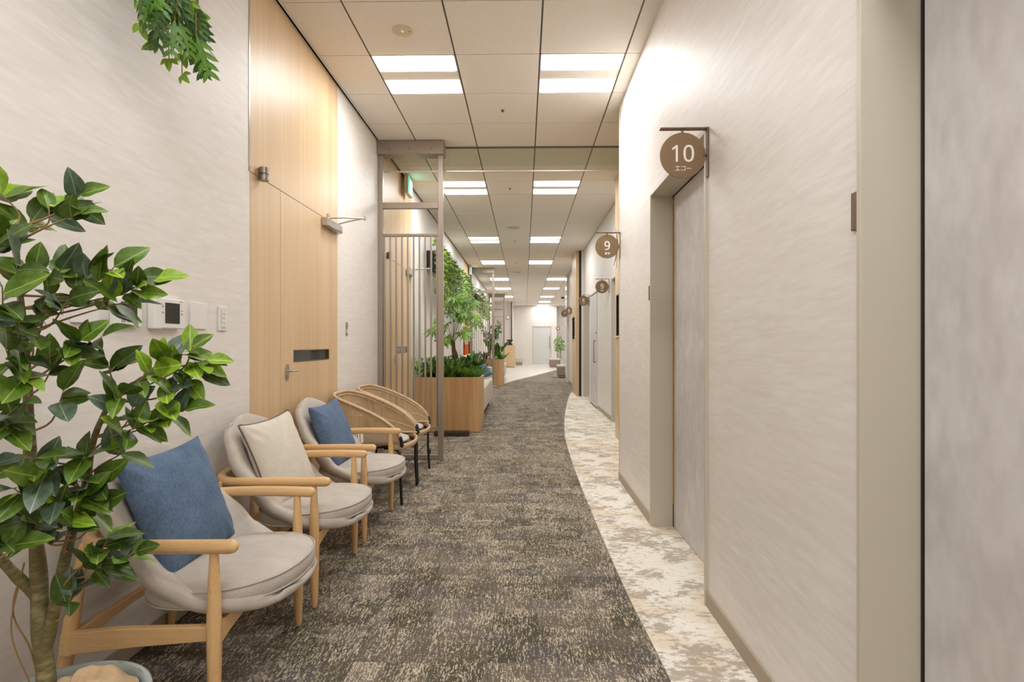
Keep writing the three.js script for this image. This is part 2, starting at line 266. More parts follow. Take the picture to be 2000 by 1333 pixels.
// oak door sets
function leverHandle(parent, x, y, d) {
  const h = part('handle', (() => { const g = new THREE.CylinderGeometry(1, 1, 0.008, 28); g.rotateZ(Math.PI / 2); g.scale(1, 0.05, 0.022); g.translate(x + 0.004, y, -d); return g; })(), steelMat, parent);
  part('lever', merge([sweep([V(x + 0.006, y + 0.004, d), V(x + 0.035, y + 0.004, d), V(x + 0.045, y + 0.004, d + 0.012), V(x + 0.045, y + 0.004, d + 0.05)], 0.006, 14, 8), cyl(0.012, 0.012, 0.006, 16, V(x + 0.01, y - 0.02, d), 'x')]), steelMat, h);
}
function oakDoor(index, d0, label, closer, detail) {
  const g = structGroup('door_' + index, label, 'door'), x0 = XL - 0.04, s = d0 + 0.366, e = d0 + 1.364, H = 2.1;
  part('header_panel', bx(x0, XL, H + 0.004, 3.215, d0, e, 0.0015), oakMat, g);
  part('narrow_leaf', bx(x0, XL, 0.008, H, d0, s - 0.003, 0.0015), oakMat, g);
  const leaf = part('door_leaf', merge([bx(x0, XL, 0.008, 1.06, s, e, 0), bx(x0, XL, 1.13, H, s, e, 0), bx(x0, XL, 1.06, 1.13, s, s + 0.19, 0), bx(x0, XL, 1.06, 1.13, s + 0.81, e, 0)]), oakMat, g);
  part('slot_pane', bx(x0 + 0.002, XL - 0.012, 1.061, 1.129, s + 0.191, s + 0.809), phys({ color: 0x3a3a36, roughness: 0.08 }), leaf);
  part('slot_frame', merge([bx(XL - 0.012, XL + 0.002, 1.128, 1.134, s + 0.186, s + 0.814), bx(XL - 0.012, XL + 0.002, 1.056, 1.062, s + 0.186, s + 0.814), bx(XL - 0.012, XL + 0.002, 1.06, 1.13, s + 0.186, s + 0.192), bx(XL - 0.012, XL + 0.002, 1.06, 1.13, s + 0.808, s + 0.814)]), bronzeMat, leaf);
  leverHandle(g, XL, 1.0, s + 0.085);
  if (closer) {
    const body = part('door_closer', bx(XL, XL + 0.05, 2.035, 2.095, e - 0.34, e - 0.02, 0.006), steelMat, g);
    part('closer_arm', merge([sweep([V(XL + 0.03, 2.1, e - 0.28), V(XL + 0.14, 2.12, e - 0.2), V(XL + 0.25, 2.135, e - 0.1)], 0.0055, 8, 8), sweep([V(XL + 0.25, 2.14, e - 0.1), V(XL + 0.1, 2.13, e - 0.03), V(XL + 0.01, 2.12, e + 0.01)], 0.0055, 8, 8), cyl(0.012, 0.012, 0.05, 14, V(XL + 0.03, 2.105, e - 0.28)), cyl(0.009, 0.009, 0.03, 12, V(XL + 0.25, 2.137, e - 0.1)), bx(XL, XL + 0.02, 2.04, 2.08, e + 0.005, e + 0.018)]), steelMat, body);
  }
  if (detail) part('door_bolt', merge([cyl(0.026, 0.026, 0.034, 24, V(XL + 0.03, 2.135, d0 + 0.095)), cyl(0.02, 0.02, 0.01, 20, V(XL + 0.03, 2.112, d0 + 0.095)), cyl(0.026, 0.026, 0.028, 24, V(XL + 0.03, 2.094, d0 + 0.095)), bx(XL, XL + 0.03, 2.085, 2.15, d0 + 0.085, d0 + 0.105)]), std({ color: 0x8f867a, roughness: 0.3, metalness: 0.7 }), g);
}
struct('trim_4', bx(XL - 0.01, XL + 0.003, 2.1, 3.2, 2.884, 2.897), steelMat, 'thin grey metal joint strip beside the first oak door', 'trim');
oakDoor(1, 2.9, 'full-height oak double door with steel closer behind the armchairs', true, true);
oakDoor(2, 5.716, 'oak double door seen through the slats of the first metal screen', true, true);
oakDoor(3, 13.2, 'distant oak door beyond the white channelled sofa', false, false);

// wall on the numbered-door side
struct('wall_right', merge([bx(XR, 1.0, 0, 3.22, -4.2, 0.36), bx(XR, 1.0, 2.15, 3.22, 0.36, 1.322)]), wallMat, 'pale wall above the grey door at the edge of the picture');
struct('wall_right', merge([bx(XR, 1.0, 0, 3.22, 1.322, 2.461), bx(XR, 1.0, 2.135, 3.22, 2.461, 3.5)]), wallMat, 'broad pale wall with the round number ten sign');
struct('wall_right', merge([bx(XR, 1.0, 0, 3.22, 3.5, 4.7)]), wallMat, 'pale wall panel between door ten and the wall corner');
struct('wall_right', bx(1.0, 1.16, 0, 3.22, -4.2, 4.7), voidMat, 'backing behind the grey doors of the near wall');
struct('wall_back', bx(-1.7, 1.2, 0, 3.3, -4.3, -4.1), wallMat, 'wall closing the corridor behind the viewer');
struct('trim_1', bx(XR - 0.004, XR + 0.004, 0, 3.21, 4.694, 4.704), frameMat, 'thin metal edge on the wall corner beside the number nine sign', 'trim');
for (const [a, b, t] of [[1.345, 2.44, 'beige skirting between the two grey doors'], [3.52, 4.7, 'beige skirting between door ten and the wall corner']]) skirt('baseboard_right', XR - 0.009, XR, a, b, t);
function greyDoor(index, x, d0, d1, label, far = false) {       // steel lining, grey leaf set back
  const g = structGroup('door_' + index, label, 'door'), H = 2.12, xb = x + 0.135, l = 0.012;
  part('door_frame', merge([bx(x - l, x + 0.15, 0, H + 0.03, d1 - 0.001, d1 + 0.016, 0.002), bx(x - l, x + 0.15, 0, H + 0.03, d0 - 0.016, d0 + 0.001, 0.002), bx(x - l, x + 0.15, H, H + 0.03, d0, d1, 0.002)]), frameMat, g);
  part('door_leaf', bx(xb, xb + 0.04, 0.008, H - 0.006, d0 + 0.004, d1 - 0.008, 0.001), greyDoorMat, g);
  part('frame_rebate', merge([bx(xb - 0.004, xb + 0.008, 0, H, d1 - 0.007, d1 - 0.001), bx(xb - 0.004, xb + 0.008, H - 0.005, H, d0, d1)]), darkMat, g);
  if (index === 5) part('brass_seal', bx(xb - 0.007, xb - 0.003, 0.15, H - 0.02, d1 - 0.011, d1 - 0.003), std({ color: 0xd2b060, roughness: 0.4, metalness: 0.3 }), g);
  return g;
}
greyDoor(4, XR, 0.36, 1.322, 'large grey door beside the green-beige post at the picture edge');
const door10 = greyDoor(5, XR, 2.461, 3.5, 'grey door set back in a beige frame under the number ten sign');
{ // small grey lettering on door ten
  const bars = [], add = (u0, u1, v0, v1) => bars.push(bx(XR + 0.1335, XR + 0.1352, v0, v1, u0, u1));
  const s = 0.022; let u = 2.62, v = 1.545;
  add(u, u + s, v + s - 0.003, v + s); add(u + s / 2 - 0.0015, u + s / 2 + 0.0015, v, v + s); add(u, u + s, v, v + 0.003);
  u += 0.03; add(u, u + s, v + s - 0.003, v + s); add(u, u + 0.003, v, v + s); add(u, u + s, v, v + 0.003);
  u += 0.03; add(u, u + s, v + s / 2 - 0.0015, v + s / 2 + 0.0015);
  for (let i = 0; i < 4; i++) add(2.64 + 0.011 * i, 2.646 + 0.011 * i, 1.522, 1.529);
  part('lettering', merge(bars), std({ color: 0x6e665e, roughness: 0.6 }), door10);
}
// the wall steps back to an oak panel with a niche
struct('wall_right', merge([bx(1.14, 1.3, 0, 1.24, 4.7, 6.84, 0), bx(1.14, 1.3, 1.77, 3.22, 4.7, 6.84, 0), bx(1.14, 1.3, 1.24, 1.77, 4.7, 6.1, 0), bx(1.14, 1.3, 1.24, 1.77, 6.77, 6.84, 0)]), oakMat, 'oak wall panel with a dark display niche below the sunburst');
struct('wall_right', bx(1.0, 1.4, 0, 3.22, 4.6, 4.7), wallMat, 'return wall behind the corner beside the number nine sign');
struct('wall_right', merge([bx(1.31, 1.46, 0, 3.22, 6.84, 7.1), bx(1.31, 1.46, 2.135, 3.22, 7.1, 8.14), bx(1.31, 1.46, 0, 3.22, 8.14, 9.77), bx(1.31, 1.46, 2.11, 3.22, 9.77, 10.72), bx(1.31, 1.46, 0, 3.22, 10.72, 10.96), bx(1.31, 1.46, 2.135, 3.22, 10.96, 11.96)]), wallMat, 'pale wall with the second number nine sign and the sliding door');
struct('wall_right', bx(1.48, 1.6, 0, 3.22, 4.6, 16.6), voidMat, 'backing behind the set-back doors');
greyDoor(6, 1.31, 7.1, 8.14, 'recessed door just past the oak niche panel', true);
greyDoor(7, 1.31, 10.96, 11.96, 'recessed door beside the black strip and number eight sign', true);
for (const [a, b, t] of [[8.16, 9.75, 'beige skirting before the sliding door with the pull bar'], [6.84, 7.08, 'short beige skirting beside the oak niche panel']]) skirt('baseboard_right', 1.301, 1.31, a, b, t);
{ // sliding door with a pull bar
  const g = structGroup('door_8', 'pale grey sliding door with a tall square pull bar', 'door');
  part('door_leaf', bx(1.30, 1.34, 0.012, 2.085, 9.77, 10.72, 0.002), greyDoorMat, g);
  part('track_cover', bx(1.285, 1.35, 2.09, 2.115, 9.72, 10.78, 0.003), frameMat, g);
  part('pull_bar', merge([bx(1.262, 1.274, 0.82, 1.22, 9.95, 9.965, 0.003), bx(1.262, 1.302, 1.205, 1.22, 9.95, 9.965, 0.003), bx(1.262, 1.302, 0.82, 0.835, 9.95, 9.965, 0.003)]), bronzeMat, g);
  part('floor_track', bx(1.29, 1.35, 0.004, 0.012, 9.77, 10.72), darkMat, g);
  part('lock', cyl(0.015, 0.015, 0.012, 16, V(1.296, 1.36, 9.86), 'x'), bronzeMat, g);
}
struct('wall_right', merge([bx(1.14, 1.206, 0, 1.24, 12, 13, 0), bx(1.14, 1.206, 1.77, 3.22, 12, 13, 0), bx(1.14, 1.206, 1.24, 1.77, 12, 12.33, 0), bx(1.14, 1.206, 1.24, 1.77, 12.93, 13, 0), bx(1.2, 1.26, 0, 3.22, 12.05, 13)]), oakMat, 'far oak panel with a display niche beside the black strip');
struct('trim_2', bx(1.207, 1.256, 0, 3.215, 11.985, 12.05), darkMat, 'tall black strip on the edge of the far oak panel', 'trim');
struct('wall_right', merge([bx(1.256, 1.48, 0, 3.22, 11.98, 13), bx(1.32, 1.48, 0, 3.22, 13, 16.1)]), wallMat, 'pale wall past the far oak panel with two overlapping signs');
struct('wall_right', bx(1.25, 1.46, 0, 3.22, 16.1, 16.6, 0.004), std({ color: 0xdad6d0, roughness: 0.18 }), 'glossy white wall end beyond the overlapping signs');
skirt('baseboard_right', 1.311, 1.32, 13, 16.1, 'beige skirting past the far oak panel');
// far hall
struct('wall_right', bx(3.15, 3.3, 0, 3.3, 16.5, 33.2), wallMat, 'side wall of the far waiting area behind the ottomans');
struct('wall_right', bx(1.45, 3.2, 0, 3.3, 16.45, 16.6), wallMat, 'wall turning into the far waiting area');
struct('wall_end', bx(-0.62, 0.46, 0, 3.3, END, END + 0.2), wallMat, 'end wall of the corridor beside the far grey door');
struct('wall_end', merge([bx(0.46, 1.46, 2.07, 3.3, END, END + 0.2), bx(1.46, 1.766, 0, 3.3, END, END + 0.2)]), wallMat, 'end wall above and beside the far grey door');
struct('wall_end', bx(1.6, 3.3, 0, 3.3, 30.6, 30.8), wallMat, 'pale wall behind the far small tree');
struct('wall_end', bx(-3.4, -0.66, 0, 3.3, 27, 27.2), wallMat, 'pale wall behind the oak counter and ring pendant');
struct('wall_end', bx(-0.66, -0.5, 0, 3.3, 29.92, 33.2), wallMat, 'return closing the far end');
struct('trim_3', bx(-0.66, -0.6, 0, 3.21, 26.95, 27.2), bronzeMat, 'dark upright post beside the oak counter', 'trim');
struct('wall_end', bx(-0.655, -0.6, 0, 3.3, 27.2, END + 0.1), paleMat, 'bright wall return beside the dark post');
{
  const g = structGroup('door_9', 'far grey sliding door in the end wall', 'door');
  part('door_leaf', bx(0.475, 1.445, 0.008, 2.06, END + 0.012, END + 0.05, 0.002), std({ color: 0xdad8d6, roughness: 0.5 }), g);
  part('door_frame', merge([bx(0.452, 0.475, 0, 2.09, END - 0.012, END + 0.1), bx(1.445, 1.468, 0, 2.09, END - 0.012, END + 0.1), bx(0.452, 1.468, 2.06, 2.09, END - 0.012, END + 0.1)]), frameMat, g);
  part('pull_bar', bx(1.37, 1.39, 0.85, 1.55, END - 0.03, END - 0.015, 0.004), bronzeMat, g);
}

// ------------------------------------------------------------------ ceiling lamps: two soft strips in each square
const stripMat = std({ color: 0xffffff, emissive: LAMP_COLOUR, emissiveIntensity: 6, roughness: 0.6 });
{
  const ord = ['first', 'second', 'third', 'fourth', 'fifth', 'sixth', 'seventh', 'eighth', 'ninth'];
  const count = { 1: 0, 3: 0, 4: 0, 6: 0 };
  for (const c of LIGHT_CELLS) {
    const seen = c.row >= 1; let label;
    if (!seen) label = `recessed twin-strip ceiling lamp behind the viewer, ${c.col === 1 ? 'armchair' : 'numbered-door'} side, ${c.row < -7 ? 'rear' : 'nearer'} pair`;
    else { const side = c.col === 1 ? 'row above the armchairs and planters' : c.col === 3 ? 'row beside the numbered doors' : c.col === 4 ? 'offset row at the far end' : 'row above the side waiting area'; label = `recessed twin-strip ceiling lamp, ${ord[count[c.col]++]} in the ${side}`; }
    const g = thing('ceiling_lamp', label, 'ceiling lamp', V((c.x0 + c.x1) / 2, CEIL, c.d0 + 0.3), 'recessed ceiling lamps');
    part('housing', merge([bx(-0.294, 0.294, 0.03, 0.05, -0.296, 0.296), bx(-0.294, -0.289, -0.001, 0.05, -0.296, 0.296), bx(0.289, 0.294, -0.001, 0.05, -0.296, 0.296), bx(-0.294, 0.294, -0.001, 0.05, -0.296, -0.291), bx(-0.294, 0.294, -0.001, 0.05, 0.291, 0.296)]), whiteMat, g);
    part('reflector', bx(-0.289, 0.289, 0.002, 0.03, -0.074, 0.074, 0.003), boardMat, g);
    for (const s of [-1, 1]) {
      part('diffuser', bx(-0.288, 0.288, -0.009, 0.022, s * 0.18 - 0.105, s * 0.18 + 0.105, 0.016), stripMat, g);
      const l = new THREE.RectAreaLight(LAMP_COLOUR, STRIP_LIGHT, 0.56, 0.19); l.name = 'strip_light'; l.position.set(0, -0.0105, -s * 0.18); l.rotation.x = -Math.PI / 2; g.add(l);
    }
  }
}

// ------------------------------------------------------------------ armchairs with bent beech rails
const P3 = (x, y, z) => new THREE.Vector3(x, y, z);
function buildArmchair() {                                      // local x faces the corridor, z is sideways
  const g = new THREE.Group();
  const prof = new THREE.CatmullRomCurve3([P3(-0.295, 0.825, 0), P3(-0.262, 0.70, 0), P3(-0.205, 0.54, 0), P3(-0.13, 0.415, 0), P3(-0.03, 0.345, 0), P3(0.14, 0.325, 0), P3(0.345, 0.345, 0)]);
  const keys = (list) => (u) => { for (let i = 1; i < list.length; i++) if (u <= list[i][0]) { const [a, p] = list[i - 1], [b, q] = list[i]; let t = (u - a) / (b - a); t = t * t * (3 - 2 * t); return p + (q - p) * t; } return list[list.length - 1][1]; };
  const curl = keys([[0, 0.015], [0.2, 0.045], [0.45, 0.115], [0.6, 0.10], [0.8, 0.045], [1, 0.005]]);
  const half = (u) => { let w = 0.268 + 0.03 * Math.min(1, u / 0.5); if (u < 0.26) w *= 0.5 + 0.5 * Math.pow(Math.max(0, 1 - Math.pow(1 - u / 0.26, 2.4)), 0.55); if (u > 0.6) w *= 0.3 + 0.7 * Math.pow(Math.max(0, 1 - Math.pow((u - 0.6) / 0.4, 2.4)), 0.5); return w; };
  const shellAt = (u, v) => { const p = prof.getPointAt(u), t = prof.getTangentAt(u), c = curl(u) * Math.pow(Math.abs(v), 2.3); const up = Math.max(0, 1 - u / 0.16) ** 1.5 * v * v, fr = Math.max(0, (u - 0.84) / 0.16) ** 1.5 * v * v; return P3(p.x - t.y * c - 0.035 * fr, p.y + t.x * c - 0.045 * up, half(u) * v); };
  part('seat_shell', sheet(44, 28, shellAt, (u) => 0.05 + 0.015 * Math.min(1, u / 0.3), 1.0, 0.6), linenMat, g);
  // seat pad
  const nT = 72, rows = [[0, 0.088], [0.35, 0.087], [0.65, 0.084], [0.84, 0.078], [0.94, 0.069], [0.985, 0.06], [1.0, 0.046], [1.0, 0.03], [0.985, 0.014], [0.95, 0.004], [0.6, 0], [0, 0]];
  const out = (a) => { const c = Math.cos(a), s = Math.sin(a), n = 2.35, ax = c > 0 ? 0.262 : 0.245, az = 0.272; return Math.pow(Math.pow(Math.abs(c) / ax, n) + Math.pow(Math.abs(s) / az, n), -1 / n); };
  const pos = [], uv = [], idx = [];
  for (const [k, y] of rows) for (let j = 0; j <= nT; j++) { const a = j / nT * Math.PI * 2, r = out(a) * k, x = r * Math.cos(a), z = r * Math.sin(a); pos.push(x, y, z); uv.push(x + (k === 1 ? y : 0), z + y * 0.7); }
  for (let i = 0; i < rows.length - 1; i++) for (let j = 0; j < nT; j++) { const a = i * (nT + 1) + j, b = a + nT + 1; idx.push(a, a + 1, b, b, a + 1, b + 1); }
  let pad = new THREE.BufferGeometry(); pad.setAttribute('position', new THREE.Float32BufferAttribute(pos, 3)); pad.setAttribute('uv', new THREE.Float32BufferAttribute(uv, 2)); pad.setIndex(idx); pad.computeVertexNormals();
  const place = (q) => { q.rotateZ(0.045); q.translate(0.075, 0.342, 0); return q; };
  const padMesh = part('seat_cushion', place(pad), linenMat, g);
  const ring = (k, y) => { const pts = []; for (let j = 0; j < 48; j++) { const a = j / 48 * Math.PI * 2, r = out(a) * k; pts.push(P3(r * Math.cos(a), y, r * Math.sin(a))); } return sweep(pts, 0.0028, 120, 6, true); };
  part('piping', place(merge([ring(0.992, 0.062), ring(0.99, 0.012)])), linenMat, padMesh);
  part('maker_tag', bx(-0.01, 0.01, 0.425, 0.432, -0.002, 0.002), steelMat, g).position.set(-0.055, -0.005, -0.262);
  // bent rail that is both arms and passes behind the back
  const rail = []; for (const s of [1, -1]) { const half = [P3(0.225, 0.562, 0.302), P3(0.05, 0.563, 0.309), P3(-0.12, 0.56, 0.303), P3(-0.225, 0.556, 0.27), P3(-0.298, 0.553, 0.19), P3(-0.333, 0.552, 0.09)]; if (s > 0) rail.push(...half, P3(-0.339, 0.552, 0)); else rail.push(...half.reverse().map((p) => P3(p.x, p.y, -p.z))); }
  part('arm_rail', sweep(rail, (t) => 0.0185 + 0.003 * Math.abs(Math.cos(t * Math.PI)), 90, 12), beechMat, g);
  const turned = (top, mid, foot) => (t) => (t < 0.5 ? top + (mid - top) * Math.sin(t * Math.PI) : foot + (mid - foot) * Math.sin(t * Math.PI));
  for (const s of [1, -1]) {
    part('leg', sweep([P3(0.172, 0.55, 0.302 * s), P3(0.173, 0.28, 0.304 * s), P3(0.176, 0.014, 0.306 * s)], turned(0.0125, 0.0215, 0.012), 22, 12), beechMat, g);
    part('leg', sweep([P3(-0.262, 0.545, 0.262 * s), P3(-0.30, 0.28, 0.268 * s), P3(-0.34, 0.014, 0.274 * s)], turned(0.0135, 0.022, 0.0125), 22, 12), beechMat, g);
    const sh = new THREE.Shape([[-0.31, 0.222], [-0.305, 0.283], [-0.14, 0.302], [0.17, 0.312], [0.17, 0.275], [-0.08, 0.252]].map((p) => new THREE.Vector2(...p)));
    const st = new THREE.ExtrudeGeometry(sh, { depth: 0.018, bevelEnabled: true, bevelSize: 0.003, bevelThickness: 0.003, bevelSegments: 2 }); st.translate(0, 0, -0.009 + 0.285 * s); part('side_rail', uvm(st, 'x'), beechMat, g);
  }
  const arch = (x, yEnd, yMid, top) => { const sh = new THREE.Shape(); sh.moveTo(-0.295, yEnd); sh.lineTo(-0.295, top); sh.lineTo(0.295, top); sh.lineTo(0.295, yEnd); sh.quadraticCurveTo(0.18, yMid, 0, yMid); sh.quadraticCurveTo(-0.18, yMid, -0.295, yEnd); const q = new THREE.ExtrudeGeometry(sh, { depth: 0.02, bevelEnabled: true, bevelSize: 0.003, bevelThickness: 0.003, bevelSegments: 2, curveSegments: 12 }); q.rotateY(Math.PI / 2); q.translate(x - 0.01, 0, 0); return uvm(q, 'z'); };
  part('cross_rail', arch(0.165, 0.245, 0.295, 0.318), beechMat, g);
  part('cross_rail', arch(-0.285, 0.225, 0.262, 0.284), beechMat, g);
  return g;
}
const armchair = buildArmchair();
[['beige upholstered beech armchair closest to the ficus, holding a blue cushion', 1.935, 0.0], ['beige upholstered beech armchair in the middle, holding the cream cushion', 2.70, 0.02], ['beige upholstered beech armchair closest to the rattan chairs', 3.49, -0.015]].forEach(([label, d, a], i) => {
  const c = i ? armchair.clone() : armchair; c.name = numbered('armchair'); c.position.copy(V(-1.112, 0, d)); c.rotation.y = a; c.userData = { label, category: 'armchair', group: 'upholstered beech armchairs' }; scene.add(c);
});
// square cushions leaning in the armchairs
function cushionGeo(size, thick, seed) {
  const n = 40, pos = [], uv = [], idx = [], s = (q) => Math.sign(q) * Math.pow(Math.abs(q), 0.86);
  for (const side of [1, -1]) for (let i = 0; i <= n; i++) for (let j = 0; j <= n; j++) {
    const a = s(i / n * 2 - 1), b = s(j / n * 2 - 1), A = 1 - a * a, B = 1 - b * b;
    let h = thick / 2 * Math.pow(Math.max(0, A * B), 0.42) * (1 + 0.06 * Math.sin(a * 3 + seed));
    const inx = 1 - 0.085 * B, iny = 1 - 0.085 * A;
    const toC = Math.max(0, Math.abs(a) + Math.abs(b) - 1.05), wr = 0.006 * Math.sin((a - b * Math.sign(a * b || 1)) * 16 + seed * 3) * toC * Math.pow(A * B, 0.15);
    const fold = -0.02 * Math.exp(-(((a - 0.12) - 0.35 * (b - 0.6)) ** 2) * 60) * Math.max(0, b - 0.1) * Math.pow(A * B, 0.3);
    const big = 0.008 * (fbm((a + 1) / 2, (b + 1) / 2, 3, 3, 3, 600 + seed) - 0.5) * Math.pow(A * B, 0.2);
    h += wr + big + (side > 0 ? fold : 0);
    pos.push(a * inx * size / 2, b * iny * size / 2, side * h); uv.push(a * size / 2, b * size / 2);
  }
  const N = (n + 1) * (n + 1);
  for (let i = 0; i < n; i++) for (let j = 0; j < n; j++) { const a = i * (n + 1) + j, b = a + n + 1; idx.push(a, b, a + 1, b, b + 1, a + 1, N + a, N + a + 1, N + b, N + b, N + a + 1, N + b + 1); }
  let g = new THREE.BufferGeometry(); g.setAttribute('position', new THREE.Float32BufferAttribute(pos, 3)); g.setAttribute('uv', new THREE.Float32BufferAttribute(uv, 2)); g.setIndex(idx); g = mergeVertices(g, 1e-5); g.computeVertexNormals(); return g;
}
function cushion(label, mat, size, thick, at, tilt, spin, roll, seed, cord) {
  const g = thing('cushion', label, 'cushion', at); g.rotation.order = 'YXZ'; g.rotation.set(-tilt, Math.PI / 2 + spin, roll);
  const body = part('cover', cushionGeo(size, thick, seed), mat, g);
  if (cord) { const pts = []; for (let k = 0; k < 4; k++) for (let q = 0; q < 10; q++) { const t = q / 10 * 2 - 1, e = 1 - 0.085 * (1 - t * t); const p = [[t, e], [e, -t], [-t, -e], [-e, t]][k]; pts.push(P3(p[0] * size / 2, p[1] * size / 2, 0)); } part('piping', sweep(pts, 0.004, 160, 6, true), cordMat, g); }
  else part('zip_edge', sweep([P3(-size * 0.38, -size * 0.467, 0), P3(0, -size * 0.458, 0), P3(size * 0.38, -size * 0.467, 0)], 0.0022, 20, 6), blueMat, g);
  return g;
}
cushion('blue chenille cushion in the armchair closest to the ficus', blueMat, 0.43, 0.14, V(-1.235, 0.60, 1.94), 0.36, -0.05, 0.04, 1, false);
cushion('cream woven cushion with dark piping in the middle armchair', creamMat, 0.44, 0.14, V(-1.225, 0.60, 2.715), 0.36, -0.1, 0.05, 2, true);
cushion('blue chenille cushion in the armchair closest to the rattan chairs', blueMat, 0.42, 0.14, V(-1.225, 0.60, 3.49), 0.36, -0.06, 0.05, 3, false);

// ------------------------------------------------------------------ rattan tub chairs on black legs
function buildTub() {
  const g = new THREE.Group();
  // plan: s 0..1 from one front end round the back to the other
  const plan = (s, k) => { const t = s * 2 - 1, q = Math.abs(t), w = 0.278 * k; let x, z; if (q > 0.55) { const f = (q - 0.55) / 0.45; x = -0.02 + 0.28 * f; z = w * (1 - 0.04 * f); } else { const a = q / 0.55 * Math.PI / 2; x = -0.02 - 0.265 * k * Math.pow(Math.cos(a), 0.6); z = w * Math.pow(Math.sin(a), 0.6); } return [x, z * Math.sign(t || 1)]; };
  const height = (x) => { const f = Math.max(0, Math.min(1, (0.26 - x) / 0.545)); return 0.445 + 0.35 * Math.pow(f, 0.5); };
  const at = (s, lift, k = 1) => { const [x, z] = plan(s, k); return P3(x, lift(x), z); };
  const N = 56, top = [], second = [], low = [], mid = [];
  for (let i = 0; i <= N; i++) { const s = i / N; top.push(at(s, height)); second.push(at(s, (x) => height(x) - 0.022, 0.985)); low.push(at(s, () => 0.445, 0.94)); mid.push(at(s, (x) => 0.445 + (height(x) - 0.445) * 0.42, 0.965)); }
  part('top_rim', sweep(top, 0.0125, 110, 8), rattanMat, g);
  part('rim_rail', sweep(second, 0.007, 110, 6), rattanMat, g);
  part('seat_rail', sweep(low, 0.009, 90, 6), rattanMat, g);
  part('binding', sweep(mid, 0.0045, 90, 6), rattanMat, g);
  const strands = []; const M = 170;
  for (let i = 3; i < M - 2; i++) { const s = i / M, a = at(s, height), b = at(s + 0.001, () => 0.445, 0.94); if (a.y - b.y < 0.04) continue; const m = a.clone().lerp(b, 0.5).add(P3(0, 0, 0)); strands.push(sweep([a, m, b], 0.0031, 3, 4)); }
  part('woven_strands', merge(strands), rattanMat, g).userData.kind = 'stuff';
  // woven front lip and round seat
  const lip = []; for (let i = 0; i <= 24; i++) { const a = (i / 24 - 0.5) * Math.PI; lip.push(P3(0.20 + 0.10 * Math.cos(a), 0.425 - 0.012 * Math.cos(a), 0.275 * Math.sin(a))); }
  part('seat_lip', sweep(lip, 0.021, 50, 10, false, 0.55), rattanMat, g);
  const seat = new THREE.LatheGeometry([[0, 0], [0.22, 0], [0.245, 0.006], [0.255, 0.018], [0.248, 0.03], [0.22, 0.04], [0.1, 0.046], [0, 0.047]].map((p) => new THREE.Vector2(...p)), 48); seat.scale(1.0, 1, 1.02); seat.translate(0.0, 0.415, 0); part('seat_cushion', seat, linenMat, g);
  part('seat_base', cyl(0.235, 0.24, 0.012, 40, P3(0, 0.408, 0)), blackMetal, g);
  for (const s of [1, -1]) {
    part('leg', sweep([P3(0.12, 0.40, 0.2 * s), P3(0.21, 0.402, 0.245 * s), P3(0.243, 0.375, 0.262 * s), P3(0.252, 0.2, 0.268 * s), P3(0.262, 0.011, 0.275 * s)], 0.0105, 30, 8), blackMetal, g);
    part('leg', sweep([P3(-0.12, 0.40, 0.17 * s), P3(-0.17, 0.398, 0.2 * s), P3(-0.2, 0.37, 0.215 * s), P3(-0.22, 0.2, 0.23 * s), P3(-0.24, 0.011, 0.245 * s)], 0.0105, 30, 8), blackMetal, g);
    part('rim_sleeve', sweep([P3(0.252, 0.49, 0.27 * s), P3(0.259, 0.46, 0.269 * s), P3(0.263, 0.432, 0.268 * s)], 0.0135, 8, 8), blackMetal, g);
    part('side_brace', sweep([P3(0.25, 0.32, 0.264 * s), P3(0.0, 0.36, 0.24 * s), P3(-0.21, 0.3, 0.222 * s)], 0.005, 12, 6), blackMetal, g);
  }
  part('cross_brace', sweep([P3(0.248, 0.25, -0.262), P3(0.248, 0.25, 0.262)], 0.005, 4, 6), blackMetal, g);
  return g;
}
const tub = buildTub();
[['rattan tub chair on black legs next to the armchairs', 4.2], ['rattan tub chair on black legs up against the metal screen', 4.795]].forEach(([label, d], i) => {
  const c = i ? tub.clone() : tub; c.name = numbered('rattan_chair'); c.position.copy(V(-1.15, 0, d)); c.userData = { label, category: 'chair', group: 'rattan tub chairs' }; scene.add(c);
});

// ------------------------------------------------------------------ metal screens standing out from the wall
function metalScreen(d, label, slats = 10) {
  const g = thing('metal_screen', label, 'screen', V(0, 0, d), 'metal screens along the wall');
  part('head_beam', bx(-1.473, -0.805, 3.068, 3.206, -0.06, 0.09, 0.004), screenMat, g);
  part('post', bx(-1.472, -1.425, 0, 3.068, -0.02, 0.04, 0.003), screenMat, g);
  part('post', bx(-0.868, -0.816, 0, 3.068, -0.02, 0.04, 0.003), screenMat, g);
  part('cross_bar', bx(-1.425, -0.868, 2.535, 2.595, -0.015, 0.035, 0.003, 'x'), screenMat, g);
  part('floor_bar', bx(-1.425, -0.868, 0.004, 0.05, -0.015, 0.035, 0.003, 'x'), screenMat, g);
  const pnl = part('slat_rail', bx(-1.424, -0.869, 2.255, 2.28, -0.012, 0.03, 0.002), screenMat, g); part('slat_rail', bx(-1.424, -0.869, 0.31, 0.335, -0.012, 0.03, 0.002), screenMat, g);
  const s = bx(-0.0068, 0.0068, 0.335, 2.255, -0.01, 0.028, 0.0015);
  for (let i = 0; i < slats; i++) { const m = part('slat', s, screenMat, pnl); m.position.x = -1.412 + i * (0.53 / (slats - 1)); }
  for (const x of [-1.35, -1.15, -0.93]) part('mount_bolt', cyl(0.006, 0.006, 0.006, 10, V(x, 3.12, -0.062), 'z'), bronzeMat, g);
  return g;
}
metalScreen(5.47, 'tall slatted metal screen beside the rattan chairs');
metalScreen(14.75, 'slatted metal screen in front of the second oak planter');
metalScreen(22.6, 'farthest slatted metal screen, before the oak counter');
